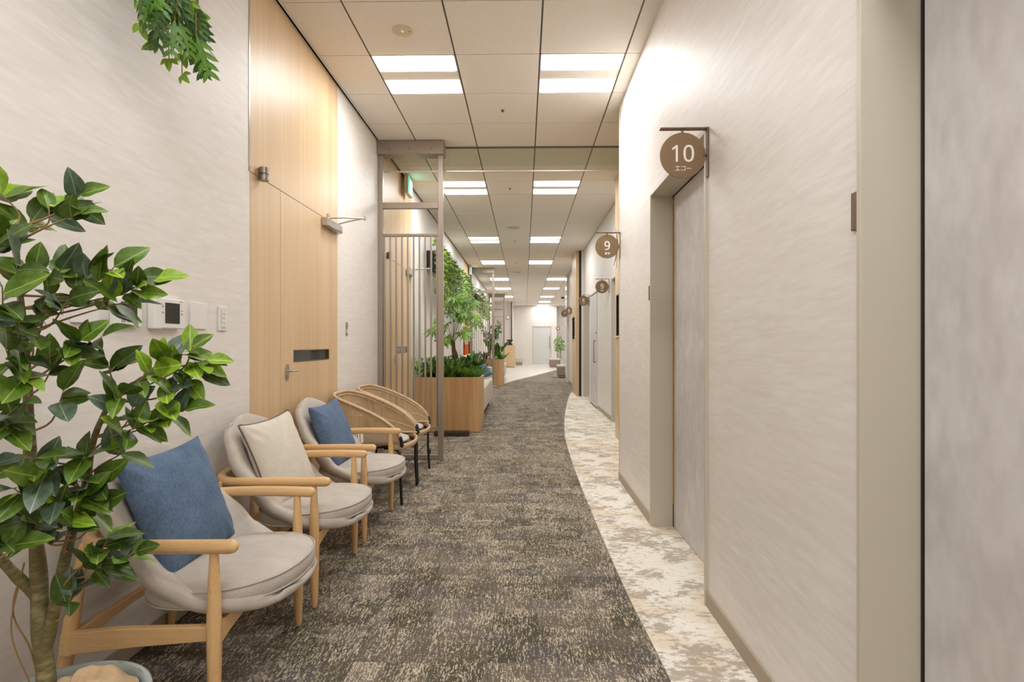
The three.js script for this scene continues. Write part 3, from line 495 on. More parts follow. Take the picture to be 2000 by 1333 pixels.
{ // glass smoke curtain under the ceiling
  const g = thing('glass_smoke_curtain', 'clear glass strip hanging from the ceiling across the corridor', 'glass panel', V(0, 0, 5.63));
  part('glass_pane', bx(-1.47, 1.135, 2.965, 3.205, -0.003, 0.003), glassMat, g);
  part('bottom_rail', bx(-1.47, 1.135, 2.952, 2.966, -0.01, 0.01, 0.002, 'x'), std({ color: 0xd8d2c8, roughness: 0.3, metalness: 0.6 }), g);
  part('top_channel', bx(-1.445, 1.135, 3.198, 3.209, -0.012, 0.012, 0.001, 'x'), gridMat, g);
}
tagged('floor_stop', 'low dark brown bar on the carpet before the first planter', 'floor stop', merge([bx(-1.14, -0.70, 0, 0.055, 6.83, 6.98, 0.003), bx(-1.14, -0.715, 0.055, 0.062, 6.87, 6.9, 0.001)]), std({ color: 0x3b2f27, roughness: 0.45 }));
tagged('door_guide', 'small black guide block on the floor inside the first screen', 'guide block', bx(-1.0, -0.975, 0, 0.075, 5.63, 5.66, 0.003), darkMat);

// ------------------------------------------------------------------ planters and sofas
function planter(d, label) {
  const g = thing('planter_box', label, 'planter', V(0, 0, d), 'oak planter boxes');
  const x0 = XL + 0.012, x1 = -0.575, l = 0.62, h = 0.725, t = 0.022;
  part('front_panel', bx(x0, x1, 0.004, h, 0, t, 0.003), planterMat, g);
  part('back_panel', bx(x0, x1, 0.004, h, l - t, l, 0.003), planterMat, g);
  part('side_panel', bx(x1 - t, x1, 0.004, h, t, l - t, 0.003), planterMat, g);
  part('side_panel', bx(x0, x0 + t, 0.004, h, t, l - t, 0.003), planterMat, g);
  const s = new THREE.PlaneGeometry(x1 - x0 - 2 * t, l - 2 * t, 20, 14); s.rotateX(-Math.PI / 2); const p = s.attributes.position; for (let i = 0; i < p.count; i++) p.setY(i, 0.03 * fbm((p.getX(i) + 1) / 3, (p.getZ(i) + 1) / 3, 30, 30, 2, 9)); s.computeVertexNormals(); s.translate((x0 + x1) / 2, h - 0.08, -l / 2);
  part('soil', s, std({ color: 0x3b2f24, roughness: 1 }), g);
  return g;
}
planter(7.15, 'oak planter box full of plants just past the first metal screen');
planter(14.93, 'oak planter box behind the second metal screen');
function sofa(d0, label) {
  const g = thing('bench_sofa', label, 'sofa', V(0, 0, d0), 'white channelled bench sofas'), n = 5, w = 0.52;
  part('plinth', bx(-1.42, -0.68, 0.004, 0.13, 0.03, n * w + 0.1, 0), darkMat, g);
  for (let i = 0; i < n; i++) {
    part('seat_channel', bx(-1.30, -0.60, 0.13, 0.52, i * w + 0.008, (i + 1) * w - 0.008, 0.05), sofaMat, g);
    part('back_channel', bx(-1.455, -1.29, 0.3, 0.84, i * w + 0.004, (i + 1) * w - 0.004, 0.05), sofaMat, g);
  }
  part('end_arm', bx(-1.45, -0.62, 0.13, 0.72, n * w, n * w + 0.15, 0.03), sofaMat, g);
  return g;
}
sofa(7.8, 'white channelled bench sofa between the two oak planters');
sofa(15.6, 'distant white bench sofa behind the second oak planter');
cushion('blue cushion at the far end of the white sofa', blueMat, 0.42, 0.14, V(-0.85, 0.665, 10.08), 0.8, -1.45, 0.45, 5, false);
cushion('white cushion beside the blue one on the white sofa', creamMat, 0.46, 0.14, V(-1.13, 0.74, 9.75), 0.4, -1.4, 0.2, 6, false);

// ------------------------------------------------------------------ signs
const font = await new FontLoader().loadAsync('fonts/droid/droid_sans_regular.typeface.json');
const letterMat = std({ color: 0xf4f1ec, roughness: 0.5 });
const discMat = std({ color: new THREE.Color(0x83694b), roughness: 0.36, metalness: 0.3 });
// strokes of the small lettering, in a unit square per character: x0, y0, x1, y1
const GLYPH = {
  e: [[0, 0.95, 1, 0.95], [0.5, 0.95, 0.5, 0.08], [-0.05, 0.05, 1.05, 0.05]], ko: [[0, 0.95, 0.95, 0.95], [0.95, 0.95, 0.95, 0.05], [0, 0.05, 0.95, 0.05]], bar: [[0, 0.5, 1, 0.5]],
  shin: [[0, 0.98, 0.4, 0.98], [0.05, 0.8, 0.36, 0.8], [0.05, 0.64, 0.36, 0.64], [0.06, 0.42, 0.36, 0.42], [0.06, 0.42, 0.06, 0.05], [0.36, 0.42, 0.36, 0.05], [0.06, 0.05, 0.36, 0.05], [0.75, 1, 0.45, 0.62], [0.75, 1, 1.05, 0.62], [0.8, 0.68, 0.52, 0.42], [0.88, 0.48, 0.5, 0.2], [0.95, 0.28, 0.48, -0.02]],
  satsu: [[0.5, 1.05, 0.5, 0.92], [0, 0.9, 1, 0.9], [0, 0.9, 0, 0.75], [1, 0.9, 1, 0.75], [0.3, 0.8, 0.05, 0.5], [0.15, 0.72, 0.45, 0.72], [0.45, 0.72, 0.1, 0.4], [0.55, 0.74, 0.95, 0.74], [0.62, 0.66, 0.98, 0.42], [0.28, 0.48, 0.72, 0.48], [0.1, 0.33, 0.9, 0.33], [0.5, 0.33, 0.5, 0], [0.3, 0.22, 0.15, 0.04], [0.7, 0.22, 0.85, 0.04]],
  ka1: [[0.5, 1, 0.5, 0.05], [0.2, 0.65, 0.02, 0.2], [0.8, 0.65, 1, 0.2]], ka2: [[0.2, 1, 0.2, 0.5], [0.45, 0.95, 0.9, 0.95], [0.45, 0.95, 0.45, 0.5], [0.9, 0.95, 0.9, 0.5], [0.45, 0.72, 0.9, 0.72], [0.35, 0.4, 0.05, 0], [0.65, 0.4, 0.65, 0.05], [0.65, 0.05, 1, 0.05]], ka3: [[0.05, 0.8, 0.45, 0.8], [0.25, 1, 0.25, 0], [0.3, 0.6, 0.05, 0.3], [0.8, 1, 0.8, 0], [0.55, 0.35, 1, 0.42], [0.6, 0.85, 0.7, 0.75], [0.58, 0.62, 0.68, 0.54]],
};
function strokes(chars, size, cx, cy, w, gap = 1.25) {
  const list = [], total = (chars.length - 1) * gap * size + size;
  chars.forEach((c, i) => { const ox = cx - total / 2 + i * gap * size; for (const [x0, y0, x1, y1] of GLYPH[c]) { const dx = (x1 - x0) * size, dy = (y1 - y0) * size, l = Math.hypot(dx, dy); const b = new THREE.BoxGeometry(l + w * 0.5, w, 0.0008); b.rotateZ(Math.atan2(dy, dx)); b.translate(ox + (x0 + x1) / 2 * size, cy + (y0 + y1) / 2 * size, 0); list.push(b); } });
  return merge(list);
}
function roundSign(num, chars, x, y, d, wall, label, arm = 0.035) {
  const g = thing('room_sign', label, 'sign', V(x, y, d), 'round number signs along the corridor'), R = 0.101;
  const disc = new THREE.CylinderGeometry(R, R, 0.006, 64); disc.rotateX(Math.PI / 2); part('disc', disc, discMat, g);
  const t = new TextGeometry(num, { font, size: 0.073, depth: 0.0008, curveSegments: 10, bevelEnabled: true, bevelSize: 0.0005, bevelThickness: 0.0003, bevelSegments: 1 }); t.computeBoundingBox(); const b = t.boundingBox; t.translate(-(b.min.x + b.max.x) / 2, -0.028, 0.003);
  part('number', t, letterMat, g);
  const l = strokes(chars, num === '10' ? 0.0185 : 0.0175, 0.002, -0.068, 0.0026, num === '10' ? 1.36 : 1.3); l.translate(0, 0, 0.0036); part('lettering', l, letterMat, g);
  const wx = wall - x;                                           // distance from the disc centre to the wall
  part('bracket', merge([bx(-R, wx - 0.001, R + 0.014, R + 0.02, -0.014, 0.014, 0.001, 'x'), bx(wx - 0.008, wx - 0.001, -0.098, R + 0.02, -0.014, 0.014, 0.001)]), bronzeMat, g);
  part('hanger', cyl(0.0055, 0.0055, 0.026, 14, V(-0.002, R + 0.004, 0)), bronzeMat, g);
  part('side_pin', cyl(0.0055, 0.0055, wx - R + 0.012, 14, V(R - 0.008 + (wx - R + 0.012) / 2 - 0.003, 0, 0), 'x'), bronzeMat, g);
  return g;
}
roundSign('10', ['e', 'ko', 'bar'], 0.707, 2.017, 2.44, XR, 'round bronze sign reading 10 beside the recessed grey door');
roundSign('9', ['shin', 'satsu'], 0.708, 2.003, 4.66, XR, 'larger round bronze sign reading 9 on the wall corner');
roundSign('9', ['shin', 'satsu'], 1.197, 2.044, 8.4, 1.31, 'smaller round bronze sign reading 9 beyond the oak niche panel');
roundSign('8', ['ka1', 'ka2', 'ka3'], 1.183, 2.021, 10.9, 1.31, 'round bronze sign reading 8 in front of the black strip');
roundSign('8', ['ka1', 'ka2', 'ka3'], 1.215, 2.049, 14.8, 1.32, 'distant round bronze sign reading 8 overlapping another disc');
roundSign('7', ['ka1', 'ka3'], 1.162, 2.02, 15.7, 1.32, 'distant round bronze sign reading 7 half hidden by the 8');

{ // sunburst on the oak panel
  const g = thing('sunburst_ornament', 'thin metal sunburst ornament on the oak panel behind the 9 sign', 'ornament', V(1.139, 2.31, 6.5));
  part('hub', cyl(0.022, 0.016, 0.05, 20, P3(-0.026, 0, 0), 'x'), bronzeMat, g);
  for (let i = 0; i < 16; i++) { const a = i / 16 * Math.PI * 2 + 0.1, L = i % 2 ? 0.16 : 0.24; part('ray', sweep([P3(-0.03, 0.02 * Math.sin(a), 0.02 * Math.cos(a)), P3(-0.045, L * Math.sin(a), L * Math.cos(a))], 0.0028, 2, 6), bronzeMat, g); }
}
function nicheDisplay(x, d0, d1, label) {
  const g = thing('niche_display', label, 'display', V(0, 0, 0), 'display niches in the oak panels'), y0 = 1.242, y1 = 1.768;
  part('black_lining', merge([bx(x + 0.046, x + 0.058, y0, y1, d0, d1), bx(x + 0.002, x + 0.05, y0 + 0.02, y0 + 0.032, d0, d1), bx(x + 0.002, x + 0.05, y1 - 0.012, y1, d0, d1), bx(x + 0.002, x + 0.05, y0 + 0.02, y1, d0, d0 + 0.012), bx(x + 0.002, x + 0.05, y0 + 0.02, y1, d1 - 0.012, d1)]), darkMat, g);
  part('screen', bx(x + 0.034, x + 0.05, y0 + 0.08, y1 - 0.06, d0 + 0.05, d1 - 0.09, 0.002), phys({ color: 0x2a2622, roughness: 0.12 }), g);
  part('bezel', merge([bx(x + 0.03, x + 0.035, y0 + 0.07, y0 + 0.085, d0 + 0.045, d1 - 0.085), bx(x + 0.03, x + 0.035, y1 - 0.065, y1 - 0.05, d0 + 0.045, d1 - 0.085)]), steelMat, g);
  part('ledge', bx(x - 0.02, x + 0.05, y0 + 0.001, y0 + 0.02, d0, d1, 0.003), std({ color: 0xe6d2b4, roughness: 0.5 }), g);
}
nicheDisplay(1.14, 6.101, 6.769, 'dark screen in the niche of the oak panel past the corner');
nicheDisplay(1.14, 12.331, 12.929, 'dark screen in the niche of the far oak panel');
function plate(name, label, cat, x0, x1, y0, y1, d0, d1, mat, group) { return tagged(name, label, cat, bx(x0, x1, y0, y1, d0, d1, 0.0025), mat, group); }
plate('indicator_plate', 'slim bronze plate on the pale wall beside the broad beige post', 'wall plate', XR - 0.009, XR, 1.457, 1.552, 1.340, 1.366, bronzeMat, 'bronze door plates');
plate('indicator_plate', 'slim bronze plate on the wall just past door ten', 'wall plate', XR - 0.009, XR, 1.457, 1.552, 3.545, 3.571, bronzeMat, 'bronze door plates');

// ------------------------------------------------------------------ panels on the wall above the armchairs
function intercom(label, d0, d1, y0, y1, depth, kind) {
  const g = thing('intercom', label, 'intercom', V(XL, 0, 0), 'intercom panels above the armchairs'), w = d1 - d0, h = y1 - y0;
  const body = part('body', bx(0.0005, depth, y0, y1, d0, d1, 0.005), whiteMat, g);
  if (kind === 'phone') part('handset', bx(0.001, depth + 0.004, y0 - 0.004, y1 + 0.002, d0 - 0.002, d0 + 0.042, 0.006), whiteMat, g);
  const s0 = kind === 'phone' ? 0.33 : 0.22, s1 = kind === 'phone' ? 0.80 : 0.8, t0 = kind === 'phone' ? 0.17 : 0.42, t1 = 0.86;
  const scr = part('screen', bx(depth - 0.002, depth + 0.0015, y0 + t0 * h, y0 + t1 * h, d0 + s0 * w, d0 + s1 * w, 0.001), phys({ color: 0x3f3f40, roughness: 0.12 }), g);
  if (kind === 'panel') part('screen_strip', bx(depth, depth + 0.0025, y0 + (t0 - 0.06) * h, y0 + (t0 - 0.012) * h, d0 + s0 * w, d0 + s1 * w, 0.0008), whiteMat, scr);
  const ink = std({ color: 0x9a968f, roughness: 0.6 });
  for (const [a, b, wd, ht] of kind === 'phone' ? [[0.245, 0.72, 0.07, 0.05], [0.245, 0.52, 0.07, 0.05], [0.88, 0.5, 0.05, 0.06], [0.88, 0.62, 0.05, 0.03], [0.85, 0.93, 0.08, 0.02]] : [[0.3, 0.2, 0.14, 0.06], [0.56, 0.2, 0.24, 0.06], [0.88, 0.2, 0.07, 0.1], [0.08, 0.09, 0.05, 0.05]])
    part('button', bx(depth - 0.002, depth + 0.0012, y0 + (b - ht / 2) * h, y0 + (b + ht / 2) * h, d0 + (a - wd / 2) * w, d0 + (a + wd / 2) * w), ink, g);
  return g;
}
intercom('white wall intercom with dark screen partly behind ficus leaves', 1.905, 2.045, 1.238, 1.345, 0.022, 'panel');
intercom('white video intercom with handset and square dark screen', 2.10, 2.295, 1.238, 1.36, 0.03, 'phone');
tagged('blank_plate', 'plain white cover plate between the video intercom and the switch', 'cover plate', bx(XL, XL + 0.008, 1.242, 1.36, 2.37, 2.492, 0.002), whiteMat);
tagged('blank_plate', 'white box low behind the ficus leaves beside the intercom', 'cover plate', bx(XL, XL + 0.012, 1.246, 1.33, 1.74, 1.85, 0.003), whiteMat);
{
  const g = thing('switch_plate', 'narrow white switch plate with eight small keys near the oak door', 'switch', V(XL, 0, 0));
  part('cover', bx(0, 0.008, 1.238, 1.357, 2.59, 2.662, 0.003), whiteMat, g);
  part('inset', bx(0.007, 0.0095, 1.25, 1.345, 2.608, 2.648, 0.001), std({ color: 0xd0cecb, roughness: 0.5 }), g);
  for (let i = 0; i < 4; i++) for (let j = 0; j < 2; j++) part('key', bx(0.0085, 0.012, 1.256 + 0.022 * i, 1.273 + 0.022 * i, 2.611 + 0.018 * j, 2.626 + 0.018 * j, 0.001), whiteMat, g);
}
{
  const g = thing('card_reader', 'slim steel wall switch with a green light beside the oak door', 'switch', V(XL, 0, 0));
  part('cover', bx(0, 0.008, 1.242, 1.352, 4.462, 4.5, 0.002), steelMat, g);
  part('key', bx(0.007, 0.011, 1.26, 1.29, 4.472, 4.49, 0.001), whiteMat, g);
  part('lamp', bx(0.007, 0.0095, 1.31, 1.316, 4.477, 4.485), std({ color: 0x20c060, emissive: 0x30e070, emissiveIntensity: 0.4 }), g);
}
// ------------------------------------------------------------------ exit signs
function runnerMap() {
  const c = document.createElement('canvas'); c.width = 256; c.height = 208; const k = c.getContext('2d');
  k.fillStyle = '#ffffff'; k.fillRect(0, 0, 256, 208); k.fillStyle = '#13b07c'; k.fillRect(0, 0, 92, 208); k.fillRect(92, 0, 164, 16); k.fillRect(236, 0, 20, 208); k.fillRect(92, 192, 164, 16);
  k.strokeStyle = '#13b07c'; k.lineCap = 'round'; k.lineJoin = 'round'; k.lineWidth = 17;
  const run = (pts) => { k.beginPath(); pts.forEach((p, i) => (i ? k.lineTo(...p) : k.moveTo(...p))); k.stroke(); };
  k.fillStyle = '#13b07c'; k.beginPath(); k.arc(150, 44, 16, 0, 7); k.fill();
  k.lineWidth = 26; run([[152, 76], [166, 116]]); k.lineWidth = 15; run([[150, 76], [118, 92], [112, 120]]); run([[158, 80], [186, 98], [206, 84]]); k.lineWidth = 18; run([[164, 120], [136, 142], [108, 172]]); run([[168, 120], [192, 142], [196, 182]]);
  const t = new THREE.CanvasTexture(c); t.colorSpace = THREE.SRGBColorSpace; return t;
}
const runner = runnerMap();
const exitMat = std({ map: runner, emissive: 0xffffff, emissiveMap: runner, emissiveIntensity: 0.9, roughness: 0.4 });
function exitSign(x, d, label) {
  const g = thing('exit_sign', label, 'exit sign', V(x, 0, d), 'green exit signs');
  part('housing', bx(-0.045, 0, 2.975, 3.185, 0, 0.265, 0.004), std({ color: 0xcfc6b8, roughness: 0.5 }), g);
  part('mount', bx(-0.04, -0.005, 3.18, 3.2095, 0.04, 0.225), whiteMat, g);
  const f = new THREE.PlaneGeometry(0.257, 0.2); f.rotateY(Math.PI / 2); f.translate(0.0015, 3.08, -0.1325); part('lit_face', f, exitMat, g);
  const l = new THREE.RectAreaLight(0x3fe0b0, 1.6, 0.24, 0.19); l.name = 'exit_light'; l.position.set(0.004, 3.08, -0.1325); l.rotation.y = -Math.PI / 2; g.add(l);
}
exitSign(-1.388, 6.47, 'green running-man exit sign behind the first metal screen');
exitSign(-1.40, 14.2, 'far green exit sign beside the second metal screen');
// ------------------------------------------------------------------ small ceiling fittings
{
  const g = thing('downlight', 'round beige emergency downlight in the ceiling above the oak door', 'downlight', V(-0.792, CEIL, 3.521));
  const r = new THREE.LatheGeometry([[0.02, 0.002], [0.022, -0.004], [0.05, -0.0055], [0.066, -0.004], [0.068, 0.0]].map((p) => new THREE.Vector2(...p)), 40); part('trim_ring', r, std({ color: 0xd9cdb6, roughness: 0.6 }), g);
  part('bulb', cyl(0.012, 0.016, 0.008, 18, P3(0, -0.002, 0)), std({ color: 0xf4efe2, roughness: 0.2 }), g);
  part('led', cyl(0.006, 0.006, 0.004, 12, P3(0, -0.007, 0)), std({ color: 0xf0d060, emissive: 0xe8c850, emissiveIntensity: 0.8 }), g);
  part('test_button', cyl(0.004, 0.004, 0.003, 10, P3(0.045, -0.006, 0)), darkMat, g);
}
const ordw = ['first', 'second', 'third', 'fourth', 'fifth'];
[4.72, 7.12, 10.82, 13.82, 16.22].forEach((d, i) => {
  const g = thing('sprinkler_head', `small ceiling sprinkler, ${ordw[i]} along the middle of the corridor`, 'sprinkler', V(-0.188, CEIL, d), 'ceiling sprinklers');
  part('escutcheon', cyl(0.02, 0.026, 0.006, 24, P3(0, -0.003, 0)), std({ color: 0xe4dccb, roughness: 0.4 }), g);
  part('head', merge([cyl(0.007, 0.011, 0.012, 12, P3(0, -0.011, 0)), cyl(0.013, 0.013, 0.003, 12, P3(0, -0.019, 0))]), std({ color: 0x6e675e, roughness: 0.35, metalness: 0.7 }), g);
});
[[-0.19, 9.58], [-0.19, 15.6]].forEach(([x, d], i) => {
  const g = thing('ceiling_speaker', `flat round ceiling speaker, ${i ? 'farther' : 'nearer'} of the two`, 'speaker', V(x, CEIL, d), 'round ceiling speakers');
  part('grille', cyl(0.1, 0.115, 0.006, 40, P3(0, -0.003, 0)), std({ color: 0xc9c2b4, roughness: 0.8 }), g);
  part('rim', (() => { const t = new THREE.TorusGeometry(0.116, 0.004, 8, 40); t.rotateX(Math.PI / 2); return t; })(), whiteMat, g);
});
{
  const g = thing('security_camera', 'white dome security camera on the far ceiling', 'camera', V(1.664, CEIL, 23.6));
  part('base', cyl(0.11, 0.11, 0.05, 24, P3(0, -0.025, 0)), whiteMat, g);
  const s = new THREE.SphereGeometry(0.08, 20, 10, 0, Math.PI * 2, Math.PI / 2, Math.PI / 2); s.translate(0, -0.05, 0); part('dome', s, phys({ color: 0x1c1c1e, roughness: 0.1 }), g);
}
// ------------------------------------------------------------------ far waiting area
{
  const g = thing('reception_counter', 'narrow oak counter standing on the pale stone floor', 'counter', V(-0.69, 0.004, 25.95));
  part('body', bx(-0.25, 0.25, 0.05, 1.04, -0.17, 0.17, 0.004), oakMat, g); part('top', bx(-0.255, 0.255, 1.04, 1.065, -0.175, 0.175, 0.004), oakMat, g); part('plinth', bx(-0.23, 0.23, 0, 0.05, -0.15, 0.15), skirtMat, g);
  const m = thing('tabletop_machine', 'small black and white machine on the oak counter', 'machine', V(-0.70, 1.07, 25.95));
  part('body', merge([bx(-0.14, 0.14, 0, 0.05, -0.1, 0.1, 0.01), bx(-0.06, 0.06, 0.04, 0.2, -0.08, 0.08, 0.01), bx(-0.13, 0.15, 0.19, 0.26, -0.1, 0.1, 0.01)]), darkMat, m);
  for (const s of [-1, 1]) { const q = new THREE.SphereGeometry(0.065, 20, 14); q.scale(0.8, 1, 1); q.translate(s * 0.125, 0.125, 0); part('white_roll', q, whiteMat, m); }
}
{
  const g = thing('ring_pendant', 'thin brass ring pendant hanging near the oak counter', 'pendant', V(-0.76, 2.36, 25.2));
  const t = new THREE.TorusGeometry(0.1, 0.014, 10, 40); part('ring', t, std({ color: 0xb08a5a, roughness: 0.35, metalness: 0.7 }), g);
  part('cord', cyl(0.004, 0.004, 0.75, 8, P3(0, 0.475, 0)), darkMat, g); part('globe', new THREE.SphereGeometry(0.055, 20, 14), whiteMat, g); part('canopy', cyl(0.04, 0.04, 0.02, 20, P3(0, 0.84, 0)), whiteMat, g);
}
function ottoman(x, d, w, l, label) {
  const g = thing('ottoman', label, 'ottoman', V(x, 0.004, d), 'cube ottomans in the far waiting area');
  part('base', bx(-w / 2 + 0.02, w / 2 - 0.02, 0.03, 0.06, -l / 2 + 0.02, l / 2 - 0.02, 0.008), copperMat, g);
  part('seat', bx(-w / 2, w / 2, 0.06, 0.36, -l / 2, l / 2, 0.045), ottomanMat, g); part('pad', bx(-w / 2 - 0.005, w / 2 + 0.005, 0.345, 0.43, -l / 2 - 0.005, l / 2 + 0.005, 0.035), sofaMat, g);
  for (const [a, b] of [[-1, -1], [1, -1], [-1, 1], [1, 1]]) part('foot', cyl(0.012, 0.012, 0.032, 10, P3(a * (w / 2 - 0.06), 0.016, b * (l / 2 - 0.06))), copperMat, g);
}
ottoman(1.46, 26.1, 0.52, 0.5, 'mauve-grey ottoman with copper base nearer the far door');
ottoman(1.36, 18.5, 0.5, 0.5, 'mauve-grey ottoman peeping out behind the glossy wall end');
{
  const g = thing('white_bench', 'low white bench against the end wall beside the counter', 'bench', V(-0.26, 0.004, 28.5));
  part('seat', bx(-0.2, 0.2, 0.16, 0.4, -0.25, 0.25, 0.04), sofaMat, g); part('base', bx(-0.18, 0.16, 0.0, 0.16, -0.2, 0.2), skirtMat, g);
}
{
  const g = thing('ring_wall_clock', 'small round bronze disc on the edge of the far end wall', 'clock', V(1.74, 1.98, END));
  const t = new THREE.TorusGeometry(0.08, 0.02, 10, 32); t.translate(0.1, 0, 0.03); part('rim', t, bronzeMat, g); part('dial', cyl(0.07, 0.07, 0.01, 28, P3(0.1, 0, 0.03), 'z'), std({ color: 0xe8e0d6, roughness: 0.5 }), g); part('hand', bx(0.095, 0.105, 0, 0.05, -0.04, -0.036), darkMat, g); part('arm', bx(-0.0, 0.03, -0.01, 0.01, -0.04, 0.0), bronzeMat, g);
}
{
  const g = thing('evacuation_chair', 'folded orange and black evacuation chair against the wall by the far oak door', 'evacuation chair', V(-1.36, 0, 12.6));
  for (const s of [-1, 1]) part('pole', cyl(0.014, 0.014, 1.2, 12, P3(0.06 * s + 0.02, 0.61, 0)), darkMat, g);
  part('fabric', sheet(16, 10, (u, v) => P3(0.02 + 0.075 * v * (1 - 0.5 * u), 0.3 + 0.85 * u, 0.02 + 0.03 * (1 - v * v)), 0.03, 0.8, 0.2), std({ color: 0xf06a18, roughness: 0.7 }), g);
  for (const s of [-1, 1]) { const t = new THREE.TorusGeometry(0.06, 0.018, 8, 24); t.rotateY(Math.PI / 2); t.translate(0.02 + 0.09 * s, 0.078, 0); part('wheel', t, darkMat, g); }
}

// ------------------------------------------------------------------ leaves and plants
function leafGeo(L, W, fold, droop, tip = 1, n = 7) {           // blade along +y from the stalk, upper side +z
  const pos = [], uv = [], idx = [];
  for (let i = 0; i <= n; i++) { const t = i / n, w = W / 2 * Math.pow(Math.sin(Math.PI * Math.pow(t, 0.78)), 0.85) * (tip && t > 0.86 ? 0.8 : 1) + (i === n ? 0 : 0.0006), y = L * t, z = -droop * L * t * t;
    for (const s of [-1, -0.5, 0, 0.5, 1]) { pos.push(w * s, y, z + fold * w * Math.abs(s) - 0.12 * w * s * s * Math.sin(t * 9)); uv.push(0.5 + 0.5 * s * (w / (W / 2)), t); } }
  for (let i = 0; i < n; i++) for (let j = 0; j < 4; j++) { const a = i * 5 + j, b = a + 5; idx.push(a, a + 1, b, b, a + 1, b + 1); }
  const g = new THREE.BufferGeometry(); g.setAttribute('position', new THREE.Float32BufferAttribute(pos, 3)); g.setAttribute('uv', new THREE.Float32BufferAttribute(uv, 2)); g.setIndex(idx); g.computeVertexNormals(); return g;
}
function leafTex(dark, light, rib, s) { return tex(64, 128, (u, v) => { const x = Math.abs(u - 0.5), vein = Math.abs(((v * 9 - x * 7) % 1 + 1) % 1 - 0.5) > 0.44 ? 0.22 : 0; let q = mixc(dark, light, fbm(u, v, 5, 8, 3, s) * 0.9); q = mixc(q, rib, vein); return x < 0.022 ? mixc(q, rib, 0.8) : q; }); }
const leafMats = [[[44, 64, 16], [86, 112, 34], [140, 160, 80]], [[62, 92, 16], [112, 142, 38], [168, 186, 90]], [[104, 142, 20], [158, 188, 54], [205, 216, 120]], [[62, 84, 62], [112, 134, 108], [160, 174, 136]]].map((c, i) => std({ map: leafTex(...c, 700 + i), roughness: 0.42, side: THREE.DoubleSide }));
const brightMats = [[[60, 104, 22], [112, 158, 46], [170, 196, 96]], [[94, 142, 28], [150, 190, 62], [196, 218, 110]], [[40, 74, 26], [78, 118, 46], [130, 164, 84]]].map((c, i) => std({ map: leafTex(...c, 740 + i), roughness: 0.4, side: THREE.DoubleSide }));
const barkMap = tex(128, 256, (u, v) => { const t = fbm(u, v, 10, 40, 4, 61), k = fbm(u, v, 4, 9, 3, 65); return mixc(mixc([86, 78, 48], [140, 128, 84], t), [176, 168, 132], Math.max(0, k - 0.6) * 2); }, true, 6, 5);
const barkMat = std({ map: barkMap, bumpMap: barkMap, bumpScale: 0.003, roughness: 0.9 });
const twigMat = std({ color: 0x9a7a4e, roughness: 0.8 });
const brownBark = std({ color: 0x5b4733, roughness: 0.9 });
function aim(o, pos, dir, face) {                               // blade along dir, upper side towards face
  const y = dir.clone().normalize(), z = face.clone().addScaledVector(y, -face.dot(y)).normalize(), x = y.clone().cross(z);
  const m = new THREE.Matrix4().makeBasis(x, y, z); m.setPosition(pos); return m;
}
function addLeaf(parent, geo, mat, pos, dir, face, s = 1, name = 'leaf') { const m = part(name, geo, mat, parent); m.applyMatrix4(aim(m, pos, dir, face)); m.scale.setScalar(s); return m; }
function bakeLeaf(geo, pos, dir, face, s = 1) { const g = geo.clone(); g.scale(s, s, s); g.applyMatrix4(aim(null, pos, dir, face)); return g; }
const rv = (r, a = 1) => P3((r() * 2 - 1) * a, (r() * 2 - 1) * a, (r() * 2 - 1) * a);

